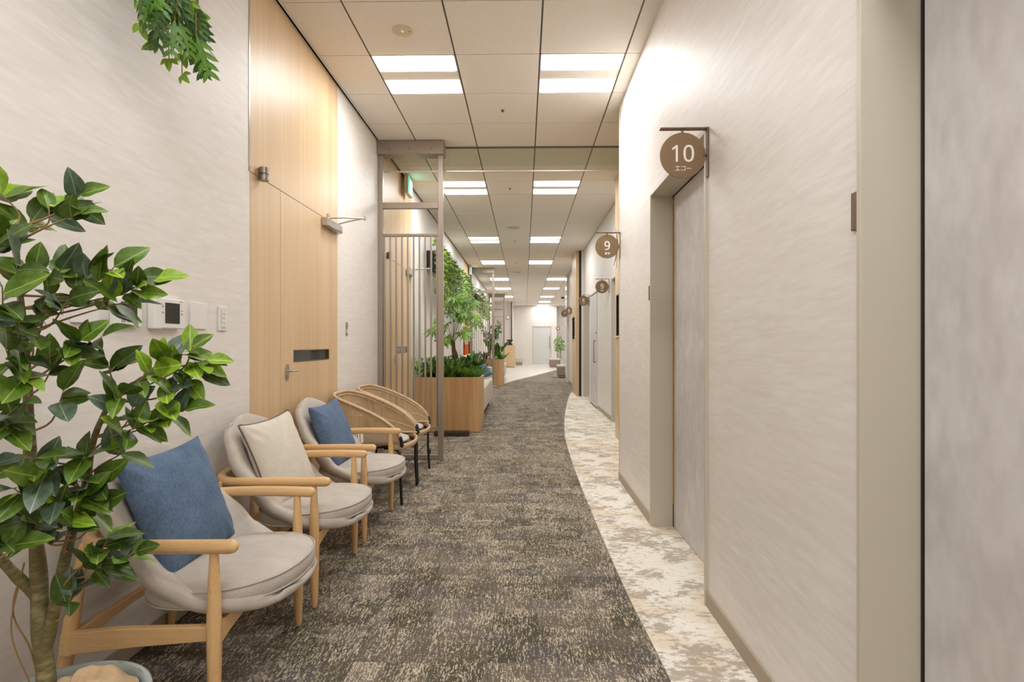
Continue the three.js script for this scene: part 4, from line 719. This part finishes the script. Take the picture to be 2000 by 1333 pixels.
{ // ficus beside the armchairs
  const g = thing('potted_ficus', 'tall potted ficus with glossy oval leaves in front of the armchairs', 'potted plant', V(0, 0, 0)), r = rng(77);
  const stems = [
    [[-1.2, 0.2, 1.35], [-1.225, 0.33, 1.372], [-1.245, 0.441, 1.38], [-1.252, 0.6, 1.38], [-1.253, 0.816, 1.36], [-1.247, 0.948, 1.35], [-1.229, 1.142, 1.32], [-1.207, 1.315, 1.28], [-1.198, 1.45, 1.26]],
    [[-1.232, 0.40, 1.38], [-1.212, 0.5, 1.385], [-1.195, 0.632, 1.4], [-1.164, 0.787, 1.42], [-1.141, 0.941, 1.43], [-1.076, 1.05, 1.43], [-0.97, 1.10, 1.43]],
    [[-1.25, 0.52, 1.38], [-1.313, 0.641, 1.34], [-1.35, 0.769, 1.3], [-1.333, 0.951, 1.26]]].map((s) => s.map((p) => V(...p)));
  const rad = [(t) => 0.024 - 0.0195 * t, (t) => 0.017 - 0.0135 * t, (t) => 0.014 - 0.01 * t], samples = [];
  stems.forEach((s, i) => { part('trunk', sweep(s, (t) => rad[i](t) * (1 + 0.09 * Math.sin(t * 37 + i) * Math.sin(t * 13)), 60, 10), i ? barkMat : barkMat, g); const c = new THREE.CatmullRomCurve3(s); for (let k = 6; k <= 40; k++) samples.push(c.getPointAt(k / 40)); });
  const tips = [[-1.21, 1.53, 1.25], [-1.2, 1.47, 1.3], [-1.15, 1.51, 1.3], [-1.07, 1.53, 1.3], [-1.06, 1.48, 1.28], [-1.14, 1.35, 1.2], [-1.19, 1.35, 1.3], [-1.12, 1.36, 1.3], [-1.08, 1.35, 1.33], [-1.03, 1.37, 1.35], [-0.99, 1.35, 1.38], [-0.97, 1.35, 1.4], [-1.0, 1.31, 1.4], [-1.05, 1.29, 1.4], [-1.15, 1.24, 1.2], [-1.15, 1.22, 1.25], [-1.1, 1.28, 1.3], [-1.16, 1.29, 1.3], [-1.08, 1.19, 1.3], [-1.06, 1.19, 1.35], [-1.12, 1.12, 1.2], [-1.14, 1.12, 1.3], [-1.08, 1.12, 1.4], [-0.93, 1.14, 1.42], [-0.9, 1.17, 1.45], [-0.86, 1.14, 1.45], [-0.86, 1.11, 1.45], [-0.91, 1.11, 1.42], [-0.97, 1.11, 1.4], [-0.92, 1.06, 1.42], [-1.02, 1.02, 1.4], [-0.95, 0.99, 1.4], [-0.9, 1.0, 1.42], [-0.98, 0.96, 1.38], [-1.01, 1.05, 1.35], [-1.11, 1.06, 1.3], [-1.14, 1.04, 1.2], [-1.15, 1.0, 1.2], [-1.17, 0.89, 1.3], [-1.11, 0.91, 1.35], [-1.05, 0.89, 1.4], [-1.09, 0.83, 1.4], [-1.18, 0.91, 1.25], [-1.13, 0.87, 1.25], [-1.14, 0.84, 1.35], [-1.15, 0.81, 1.3], [-1.11, 0.81, 1.35], [-1.16, 0.84, 1.22], [-1.16, 0.76, 1.25], [-1.15, 0.76, 1.32], [-1.12, 0.73, 1.34], [-1.18, 0.72, 1.22], [-1.07, 0.67, 1.4], [-1.11, 0.64, 1.4], [-1.04, 0.63, 1.42], [-1.1, 0.6, 1.4], [-1.16, 0.53, 1.38], [-1.18, 0.73, 1.28], [-1.1, 0.75, 1.38], [-1.18, 1.41, 1.2], [-1.12, 1.3, 1.15], [-1.14, 1.16, 1.18]].map((p) => V(...p));
  const shapes = [leafGeo(0.08, 0.044, 0.25, 0.1), leafGeo(0.072, 0.043, 0.15, 0.25), leafGeo(0.088, 0.046, 0.35, -0.05), leafGeo(0.064, 0.035, 0.5, 0.15)];
  const eye = P3(0, 1.18, 0);
  tips.forEach((tip, i) => {
    let best = samples[0], bd = 9; for (const s of samples) { const q = s.distanceTo(tip) + (s.y > tip.y - 0.06 ? 0.25 : 0) + 0.09 * r() + (tip.y > 1.17 && tip.x < -0.93 && s.x > -1.19 ? 0.5 : 0); if (q < bd) { bd = q; best = s; } }
    const mid = best.clone().lerp(tip, 0.55).add(rv(r, 0.02)); mid.y -= 0.035 * r() * Math.min(1, bd * 4);
    const end = tip.clone().add(rv(r, 0.008)), out = tip.clone().sub(best).normalize();
    part('branch', sweep([best, mid, end], (t) => 0.0034 - 0.0022 * t, 8, 5), twigMat, g);
    const n = i % 5 === 0 ? 4 : 5, young = tip.x > -1.0 || tip.y > 1.45 ? 0.5 : 0.1;
    for (let k = 0; k < n; k++) {
      const at = end.clone().lerp(mid, k === 0 ? 0 : 0.12 * k + 0.1 * r()), side = rv(r, 1); side.addScaledVector(out, -side.dot(out)).normalize();
      const dir = k === 0 ? out.clone().add(rv(r, 0.35)) : out.clone().multiplyScalar(0.55).addScaledVector(side, 0.9); dir.y -= 0.12;
      const face = eye.clone().sub(at).normalize().multiplyScalar(0.75).add(P3(0, 0.75, 0)).add(rv(r, 0.7));
      const mat = leafMats[r() < young ? (r() < 0.6 ? 2 : 1) : [0, 0, 1, 1, 3][Math.floor(r() * 5)]];
      addLeaf(g, shapes[Math.floor(r() * 4)], mat, at, dir, face, 0.85 + 0.35 * r());
    }
  });
  // aerial roots
  part('hanging_root', sweep([V(-1.27, 0.62, 1.36), V(-1.29, 0.5, 1.35), V(-1.265, 0.4, 1.37), V(-1.235, 0.28, 1.37)], 0.0022, 16, 5), twigMat, g);
  part('hanging_root', sweep([V(-1.275, 0.6, 1.36), V(-1.285, 0.46, 1.34), V(-1.25, 0.3, 1.36)], 0.0018, 16, 5), twigMat, g);
  const potMap = tex(256, 256, (u, v) => { const t = fbm(u, v, 6, 6, 5, 33), k = fbm(u, v, 20, 14, 3, 38); return mixc(mixc([142, 152, 150], [186, 190, 182], t), [116, 108, 98], Math.max(0, k - 0.6) * 2); }, true, 2, 2);
  const pot = new THREE.LatheGeometry([[0, 0.0], [0.135, 0.0], [0.145, 0.01], [0.178, 0.15], [0.192, 0.255], [0.2, 0.26], [0.206, 0.272], [0.204, 0.284], [0.196, 0.288], [0.187, 0.284], [0.18, 0.27], [0.17, 0.22], [0, 0.215]].map((p) => new THREE.Vector2(...p)), 64); pot.translate(-1.155, 0, -1.31);
  part('pot', pot, std({ map: potMap, roughness: 0.7 }), g);
  // burlap heaped over the soil
  const hess = weave([168, 140, 104], [208, 182, 146], 401, 90); const n = 60, pos = [], uv = [], idx = [], sx = (a) => fbm((a + 9) / 20, 0.3, 16, 1, 2, 3);
  for (let i = 0; i <= n; i++) for (let j = 0; j <= n; j++) { const a = j / n * Math.PI * 2, k = i / n, rr = 0.176 * k, x = rr * Math.cos(a), z = rr * Math.sin(a); const folds = 0.035 * Math.abs(Math.sin(a * 3.5 + 5 * fbm((x + 1) / 2, (z + 1) / 2, 6, 6, 2, 8))) + 0.09 * (fbm((x + 1) / 2, (z + 1) / 2, 26, 26, 3, 17) - 0.3); const hump = 0.075 * Math.exp(-((x - 0.085) ** 2 + (z + 0.07) ** 2) / 0.006); pos.push(x - 1.155, 0.248 + folds * Math.sin(Math.PI * Math.min(1, k * 1.15)) + hump, z - 1.31); uv.push(x, z); }
  for (let i = 0; i < n; i++) for (let j = 0; j < n; j++) { const a = i * (n + 1) + j, b = a + n + 1; idx.push(a, a + 1, b, b, a + 1, b + 1); }
  const bg = new THREE.BufferGeometry(); bg.setAttribute('position', new THREE.Float32BufferAttribute(pos, 3)); bg.setAttribute('uv', new THREE.Float32BufferAttribute(uv, 2)); bg.setIndex(idx); bg.computeVertexNormals();
  part('burlap_cover', bg, std({ map: hess, bumpMap: hess, bumpScale: 0.001, roughness: 1, side: THREE.DoubleSide }), g);
}
// ------------------------------------------------------------------ wall boxes with hanging plants
const lobed = (L, n, w) => { const parts = [leafGeo(L, w * 0.32, 0.1, 0.15, 1, 6)]; for (let i = 0; i < n; i++) for (const s of [-1, 1]) { const t = 0.18 + 0.66 * i / (n - 1), l = w * (0.9 - 0.35 * Math.abs(t - 0.45)) , q = leafGeo(l, l * 0.34, 0.1, 0.2, 1, 4); q.rotateZ(-s * (1.0 - 0.4 * t)); q.translate(0, L * t * 0.95, -0.15 * L * t * t); parts.push(q); } return merge(parts); };
const ivy = (() => { const a = leafGeo(0.05, 0.022, 0.2, 0.2, 1, 4), l = [a]; for (const s of [-1, 1]) { const q = leafGeo(0.036, 0.018, 0.2, 0.2, 1, 4); q.rotateZ(s * 0.95); l.push(q); } return merge(l); })();
function wallBox(d0, d1, label, up = 0) {
  const g = thing('wall_planter', label, 'wall planter', V(0, 0, 0), 'dark wall boxes for hanging plants');
  part('box', merge([bx(XL, XL + 0.16, 2.32, 2.34, d0, d1), bx(XL + 0.145, XL + 0.16, 2.34, 2.56, d0, d1), bx(XL, XL + 0.145, 2.34, 2.56, d0, d0 + 0.015), bx(XL, XL + 0.145, 2.34, 2.56, d1 - 0.015, d1)]), darkMat, g);
  part('soil', bx(XL + 0.001, XL + 0.144, 2.5, 2.53, d0 + 0.016, d1 - 0.016), brownBark, g); g.position.y = up;
}
wallBox(0.75, 2.17, 'dark wall box at the top edge above the intercoms', 0.28);
wallBox(8.1, 12.9, 'long dark wall box overflowing with greenery above the sofa');
wallBox(15.2, 19.5, 'distant dark wall box with hanging plants past the second screen');
{ // plant at the top edge of the picture
  const g = thing('hanging_plant', 'lobed and ivy-leaved plant hanging high on the wall above the intercoms', 'hanging plant', V(0, 0, 0)), r = rng(41);
  const big = [lobed(0.13, 4, 0.06), lobed(0.16, 4, 0.07)], eye = P3(0, 1.18, 0);
  for (let i = 0; i < 20; i++) {
    const d = 1.68 + 0.36 * r(), root = V(XL + 0.1 + 0.05 * r(), 2.82, Math.min(d, 2.14)), low = V(XL + 0.19 + 0.1 * r(), 2.30 + 0.2 * r() - 0.06 * (d - 1.85), d + (r() - 0.5) * 0.08), mid = root.clone().lerp(low, 0.5); mid.x += 0.06; mid.y += 0.1;
    part('stem', sweep([root, mid, low], 0.0022, 8, 5), twigMat, g);
    const face = eye.clone().sub(low).normalize().add(rv(r, 0.7));
    addLeaf(g, big[i % 2], brightMats[r() < 0.55 ? 2 : 0], low, P3(0.15 + (r() - 0.5) * 0.5, -1, (r() - 0.6) * 0.7), face, 0.75 + 0.3 * r());
  }
  for (let i = 0; i < 5; i++) { const d = 1.92 + 0.12 * r(); addLeaf(g, big[1], brightMats[2], V(XL + 0.2 + 0.05 * r(), 2.46 - 0.04 * i, d), P3(0.1, -0.75, -0.6 - 0.2 * r()), eye.clone().sub(V(XL + 0.2, 2.45, d)).normalize().add(rv(r, 0.4)), 0.8); }
  for (let v = 0; v < 4; v++) {                                 // ivy trails
    const d = 1.72 + 0.075 * v, pts = [V(XL + 0.165, 2.84, d - 0.02), V(XL + 0.22, 2.7, d), V(XL + 0.22, 2.52, d + 0.02), V(XL + 0.21, 2.36, d + 0.04), V(XL + 0.2, 2.24 - 0.02 * v, d + 0.06)], c = new THREE.CatmullRomCurve3(pts);
    part('stem', sweep(pts, 0.0018, 14, 5), twigMat, g);
    for (let k = 1; k <= 9; k++) { const p = c.getPointAt(k / 9); addLeaf(g, ivy, k % 3 ? brightMats[1] : leafMats[2], p, P3((r() - 0.4) * 1.2, -0.5, (r() - 0.5) * 1.6), eye.clone().sub(p).normalize().add(rv(r, 0.5)), 0.8 + 0.35 * r()); }
  }
  for (let i = 0; i < 22; i++) { const d = 1.66 + 0.36 * r(), p = V(XL + 0.18 + 0.1 * r(), 2.36 + 0.2 * r(), d); addLeaf(g, ivy, [brightMats[1], brightMats[0], leafMats[2]][Math.floor(r() * 3)], p, P3(0.5 * r(), -0.5 + 0.6 * r(), (r() - 0.5) * 1.8), eye.clone().sub(p).normalize().add(rv(r, 0.5)), 1.1 + 0.4 * r()); }
  part('stem', sweep([V(XL + 0.2, 2.42, 2.0), V(XL + 0.19, 2.37, 2.12), V(XL + 0.18, 2.385, 2.2), V(XL + 0.18, 2.37, 2.28)], 0.0016, 16, 5), twigMat, g);
}
const smallLeaf = leafGeo(0.07, 0.035, 0.25, 0.15, 1, 3), thinLeaf = leafGeo(0.11, 0.026, 0.25, 0.2, 1, 3);
function trailing(label, d, spread, top, low, count, seed, group, leaf = smallLeaf) {
  const g = thing('trailing_plant', label, 'trailing plant', V(XL + 0.09, 2.5, d), group), r = rng(seed), lists = [[], [], []];
  for (let i = 0; i < count; i++) {
    const f = Math.pow(r(), 0.8), y = top - (top - low) * f - 2.5, bulge = 0.05 + 0.16 * Math.sin(Math.min(1, f * 1.6) * Math.PI * 0.75), z = (r() - 0.5) * spread * (1.1 - 0.5 * f);
    const p = P3(bulge * (0.35 + 0.75 * r()), y, z), dir = P3(0.4 + 0.5 * r(), 0.3 - 1.1 * f + (r() - 0.5) * 0.6, (r() - 0.5) * 1.6), face = P3(0.6, 0.6, 0.6).add(rv(r, 0.7));
    lists[Math.floor(r() * 3)].push(bakeLeaf(r() < 0.25 ? thinLeaf : leaf, p, dir, face, 0.5 + 0.55 * r()));
  }
  lists.forEach((l, k) => { const m = part('foliage', merge(l), [brightMats[2], brightMats[1], leafMats[2]][k], g); m.userData.kind = 'stuff'; });
  const st = []; for (let i = 0; i < 9; i++) { const z = (r() - 0.5) * spread * 0.8; st.push(sweep([P3(0.04, 0.02, z), P3(0.12, 0.03, z), P3(0.15, -0.15, z), P3(0.12, low - 2.45, z * 0.8)], 0.003, 8, 4)); } part('stems', merge(st), twigMat, g).userData.kind = 'stuff';
}
const ord8 = ['first', 'second', 'third', 'fourth', 'fifth', 'sixth', 'seventh', 'eighth'];
for (let i = 0; i < 8; i++) trailing(`leafy green plant trailing from the long wall box, ${ord8[i]} counted from the metal screen`, 8.08 + 0.635 * i, 0.72, 2.72 - 0.02 * (i % 3), [1.95, 1.82, 1.72, 1.75, 1.6, 1.7, 1.6, 1.7][i], 480, 900 + i, 'plants trailing from the long wall box');
for (let i = 0; i < 5; i++) trailing(`dark plant trailing from the distant wall box, ${ord8[i]} counted from the second screen`, 15.5 + 0.85 * i, 1.0, 2.7, 2.05 - 0.1 * (i % 2), 170, 950 + i, 'plants trailing from the distant wall box', thinLeaf);

// ------------------------------------------------------------------ plants in the oak planters
const palm = (() => { const l = []; for (let i = 0; i < 7; i++) { const a = (i - 3) * 0.62, q = leafGeo(i === 3 ? 0.17 : 0.15, 0.04, 0.2, 0.25, 1, 5); q.translate(0, 0.01, 0); q.rotateX(-0.25); q.rotateZ(a); l.push(q); } return merge(l); })();
const stalkMat = std({ color: 0x6b6f3c, roughness: 0.7 });
function pachira(d, x, base, trunkTop, crown, label, count, seed, spread) {
  const g = thing('money_tree', label, 'indoor tree', V(x, base, d)), r = rng(seed);
  part('trunk', sweep([P3(0, -0.03, 0), P3(0.02, trunkTop * 0.4, 0.01), P3(-0.03, trunkTop * 0.75, 0), P3(-0.05, trunkTop, 0.01)], (t) => 0.05 - 0.02 * t + 0.006 * Math.sin(t * 20), 20, 10), brownBark, g);
  for (let i = 0; i < count; i++) {
    const a = r() * Math.PI * 2, rr = spread * Math.sqrt(r()), tip = P3(rr * Math.cos(a) * 1.05, trunkTop + crown * (0.05 + 0.95 * r()), rr * Math.sin(a) * 0.75), root = P3(-0.05, trunkTop - 0.02, 0), mid = root.clone().lerp(tip, 0.5); mid.y += 0.06;
    part('stalk', sweep([root, mid, tip], 0.0032, 6, 5), stalkMat, g);
    const out = tip.clone().sub(root).setY(0).normalize(); addLeaf(g, palm, brightMats[r() < 0.55 ? 1 : r() < 0.6 ? 0 : 2], tip, out.multiplyScalar(0.8).add(P3(0, -0.12, 0)).add(rv(r, 0.3)), P3(0.3, 0.65, 1).add(rv(r, 0.5)), 0.72 + 0.3 * r());
  }
}
pachira(7.44, -0.93, 0.66, 0.52, 0.66, 'palmate-leaved tree with thick brown trunk in the first oak planter', 26, 21, 0.33);
const frond = (() => { const l = []; for (let i = 0; i < 15; i++) { const t = 0.1 + 0.9 * i / 15; for (const s of [-1, 1]) { const w = 0.075 * Math.sin(Math.PI * (0.12 + 0.85 * t)) + 0.01, q = leafGeo(w, 0.02, 0.1, 0.1, 1, 2); q.rotateZ(-s * 1.25); q.translate(0, 0.36 * t, -0.13 * t * t); l.push(q); } } l.push(leafGeo(0.37, 0.006, 0, 0.36, 0, 6)); return merge(l); })();
const strap = leafGeo(0.34, 0.085, 0.45, 0.3, 1, 8), paddle = leafGeo(0.22, 0.12, 0.2, 0.2, 1, 8), roundLeaf = leafGeo(0.085, 0.07, 0.15, 0.2, 0, 5);
function tuft(kind, label, x, y, d, n, seed, leaf, mats, lean, size, group) {
  const g = thing(kind, label, 'plant', V(x, y, d), group), r = rng(seed);
  for (let i = 0; i < n; i++) { const a = i * 2.4 + r() * 0.5, e = lean * (0.35 + 0.65 * r()), dir = P3(Math.cos(a) * e, 1, Math.sin(a) * e); const h = leaf === paddle || leaf === roundLeaf ? (0.05 + 0.16 * r()) * size * 1.3 : 0; const p = P3(Math.cos(a) * (0.012 + h * e), h, Math.sin(a) * (0.012 + h * e)); if (h) part('stalk', sweep([P3(0, -0.02, 0), p], 0.0035, 2, 5), brightMats[0], g); addLeaf(g, leaf, mats[Math.floor(r() * mats.length)], p, dir, P3(-Math.cos(a) * 0.3, 0.5, -Math.sin(a) * 0.3 + 0.35).add(rv(r, 0.2)), size * (0.75 + 0.4 * r())); }
  const c = new THREE.ConeGeometry(0.02, 0.06, 8); c.translate(0, -0.005, 0); part('crown_base', c, brownBark, g);
}
const burgundy = std({ map: leafTex([46, 34, 26], [74, 70, 40], [110, 96, 70], 791), roughness: 0.4, side: THREE.DoubleSide });
const fernG = 'ferns in the first oak planter', fillG = 'low leafy fillers in the first oak planter';
tuft('fern', 'bright fern spilling over the corridor edge of the first planter', -0.72, 0.67, 7.32, 16, 31, frond, [brightMats[1], brightMats[0]], 1.0, 0.85, fernG);
tuft('fern', 'dark fern at the middle of the front rim of the first planter', -0.99, 0.67, 7.26, 15, 44, frond, [brightMats[0], brightMats[2]], 0.75, 0.95, fernG);
tuft('fern', 'upright fern behind the money tree trunk in the first planter', -0.86, 0.67, 7.5, 14, 32, frond, [brightMats[0], brightMats[2]], 0.7, 1.15, fernG);
tuft('bird_nest_plant', 'dark upright strap-leaved plant beside the trunk in the first planter', -0.88, 0.66, 7.3, 9, 33, strap, [leafMats[0], brightMats[2]], 0.45, 0.95);
tuft('bird_nest_plant', 'brownish upright strap-leaved plant at the wall end of the first planter', -1.26, 0.66, 7.35, 9, 34, strap, [burgundy, leafMats[0]], 0.6, 1.05);
tuft('calathea', 'patterned broad-leaved plant rising behind the fern in the first planter', -0.78, 0.67, 7.58, 9, 35, paddle, [brightMats[2], brightMats[0], leafMats[3]], 0.5, 0.95);
[[-1.36, 7.25, 36], [-1.12, 7.22, 37], [-0.97, 7.22, 38], [-0.66, 7.45, 39], [-1.2, 7.5, 43]].forEach(([x, d, s], i) => tuft('leafy_filler', ['low bright filler plant at the wall corner of the first planter', 'low dark filler plant between the two strap-leaved plants', 'low bright filler plant in front of the money tree trunk', 'low dark filler plant at the corridor side of the first planter', 'low bright filler plant behind the wall-side strap leaves'][i], x, 0.67, d, 26, s, roundLeaf, i % 2 ? [leafMats[0], brightMats[2]] : [brightMats[1], brightMats[0]], 0.8, 1.0, fillG));
// second planter, far away
{
  const g = thing('slender_tree', 'slender small-leaved tree in the second oak planter', 'indoor tree', V(-0.98, 0.66, 15.2)), r = rng(61), l = [[], [], []];
  part('trunk', sweep([P3(0, -0.02, 0), P3(0.03, 0.35, 0), P3(-0.02, 0.8, 0)], (t) => 0.025 - 0.015 * t, 12, 8), brownBark, g);
  for (let i = 0; i < 14; i++) { const tip = P3((r() - 0.45) * 0.75, 0.35 + 0.95 * r(), (r() - 0.5) * 0.4), root = P3(0, 0.2 + 0.45 * r(), 0); part('branch', sweep([root, root.clone().lerp(tip, 0.5).add(P3(0, 0.05, 0)), tip], 0.006, 6, 4), twigMat, g); for (let k = 0; k < 22; k++) l[k % 3].push(bakeLeaf(smallLeaf, root.clone().lerp(tip, 0.35 + 0.65 * r()).add(rv(r, 0.05)), rv(r), P3(0.2, 0.6, 0.8).add(rv(r, 0.6)), 0.8 + 0.4 * r())); }
  l.forEach((q, k) => { part('foliage', merge(q), k === 1 ? leafMats[3] : brightMats[k], g).userData.kind = 'stuff'; });
}
tuft('bird_nest_plant', 'dark strap-leaved plant in the second oak planter', -1.1, 0.66, 15.15, 9, 62, strap, [burgundy, leafMats[0]], 0.5, 1.1);
tuft('calathea', 'broad-leaved plant at the corridor end of the second oak planter', -0.78, 0.66, 15.2, 10, 63, paddle, [brightMats[0], brightMats[2]], 0.6, 1.4);
tuft('fern', 'fern spilling over the second oak planter', -0.66, 0.67, 15.2, 12, 64, frond, [brightMats[1], brightMats[0]], 1.0, 0.9);
{
  const g = thing('small_indoor_tree', 'small green tree standing behind the ottomans in the far waiting area', 'indoor tree', V(1.78, 0.004, 27)), r = rng(65), l = [[], []];
  part('pot', new THREE.LatheGeometry([[0, 0], [0.13, 0], [0.17, 0.3], [0.16, 0.3], [0.15, 0.27], [0, 0.27]].map((p) => new THREE.Vector2(...p)), 28), whiteMat, g);
  part('trunk', sweep([P3(0, 0.25, 0), P3(0.02, 0.6, 0), P3(-0.02, 1.0, 0)], 0.015, 8, 6), brownBark, g);
  for (let i = 0; i < 200; i++) { const a = rv(r); a.normalize().multiplyScalar(Math.cbrt(r())); l[i % 2].push(bakeLeaf(smallLeaf, P3(a.x * 0.3 - 0.03, 1.08 + a.y * 0.42, a.z * 0.3), rv(r), P3(0, 0.6, 0.8).add(rv(r, 0.5)), 1.4)); }
  l.forEach((q, k) => { part('foliage', merge(q), brightMats[k], g).userData.kind = 'stuff'; });
}

renderer.render(scene, camera);
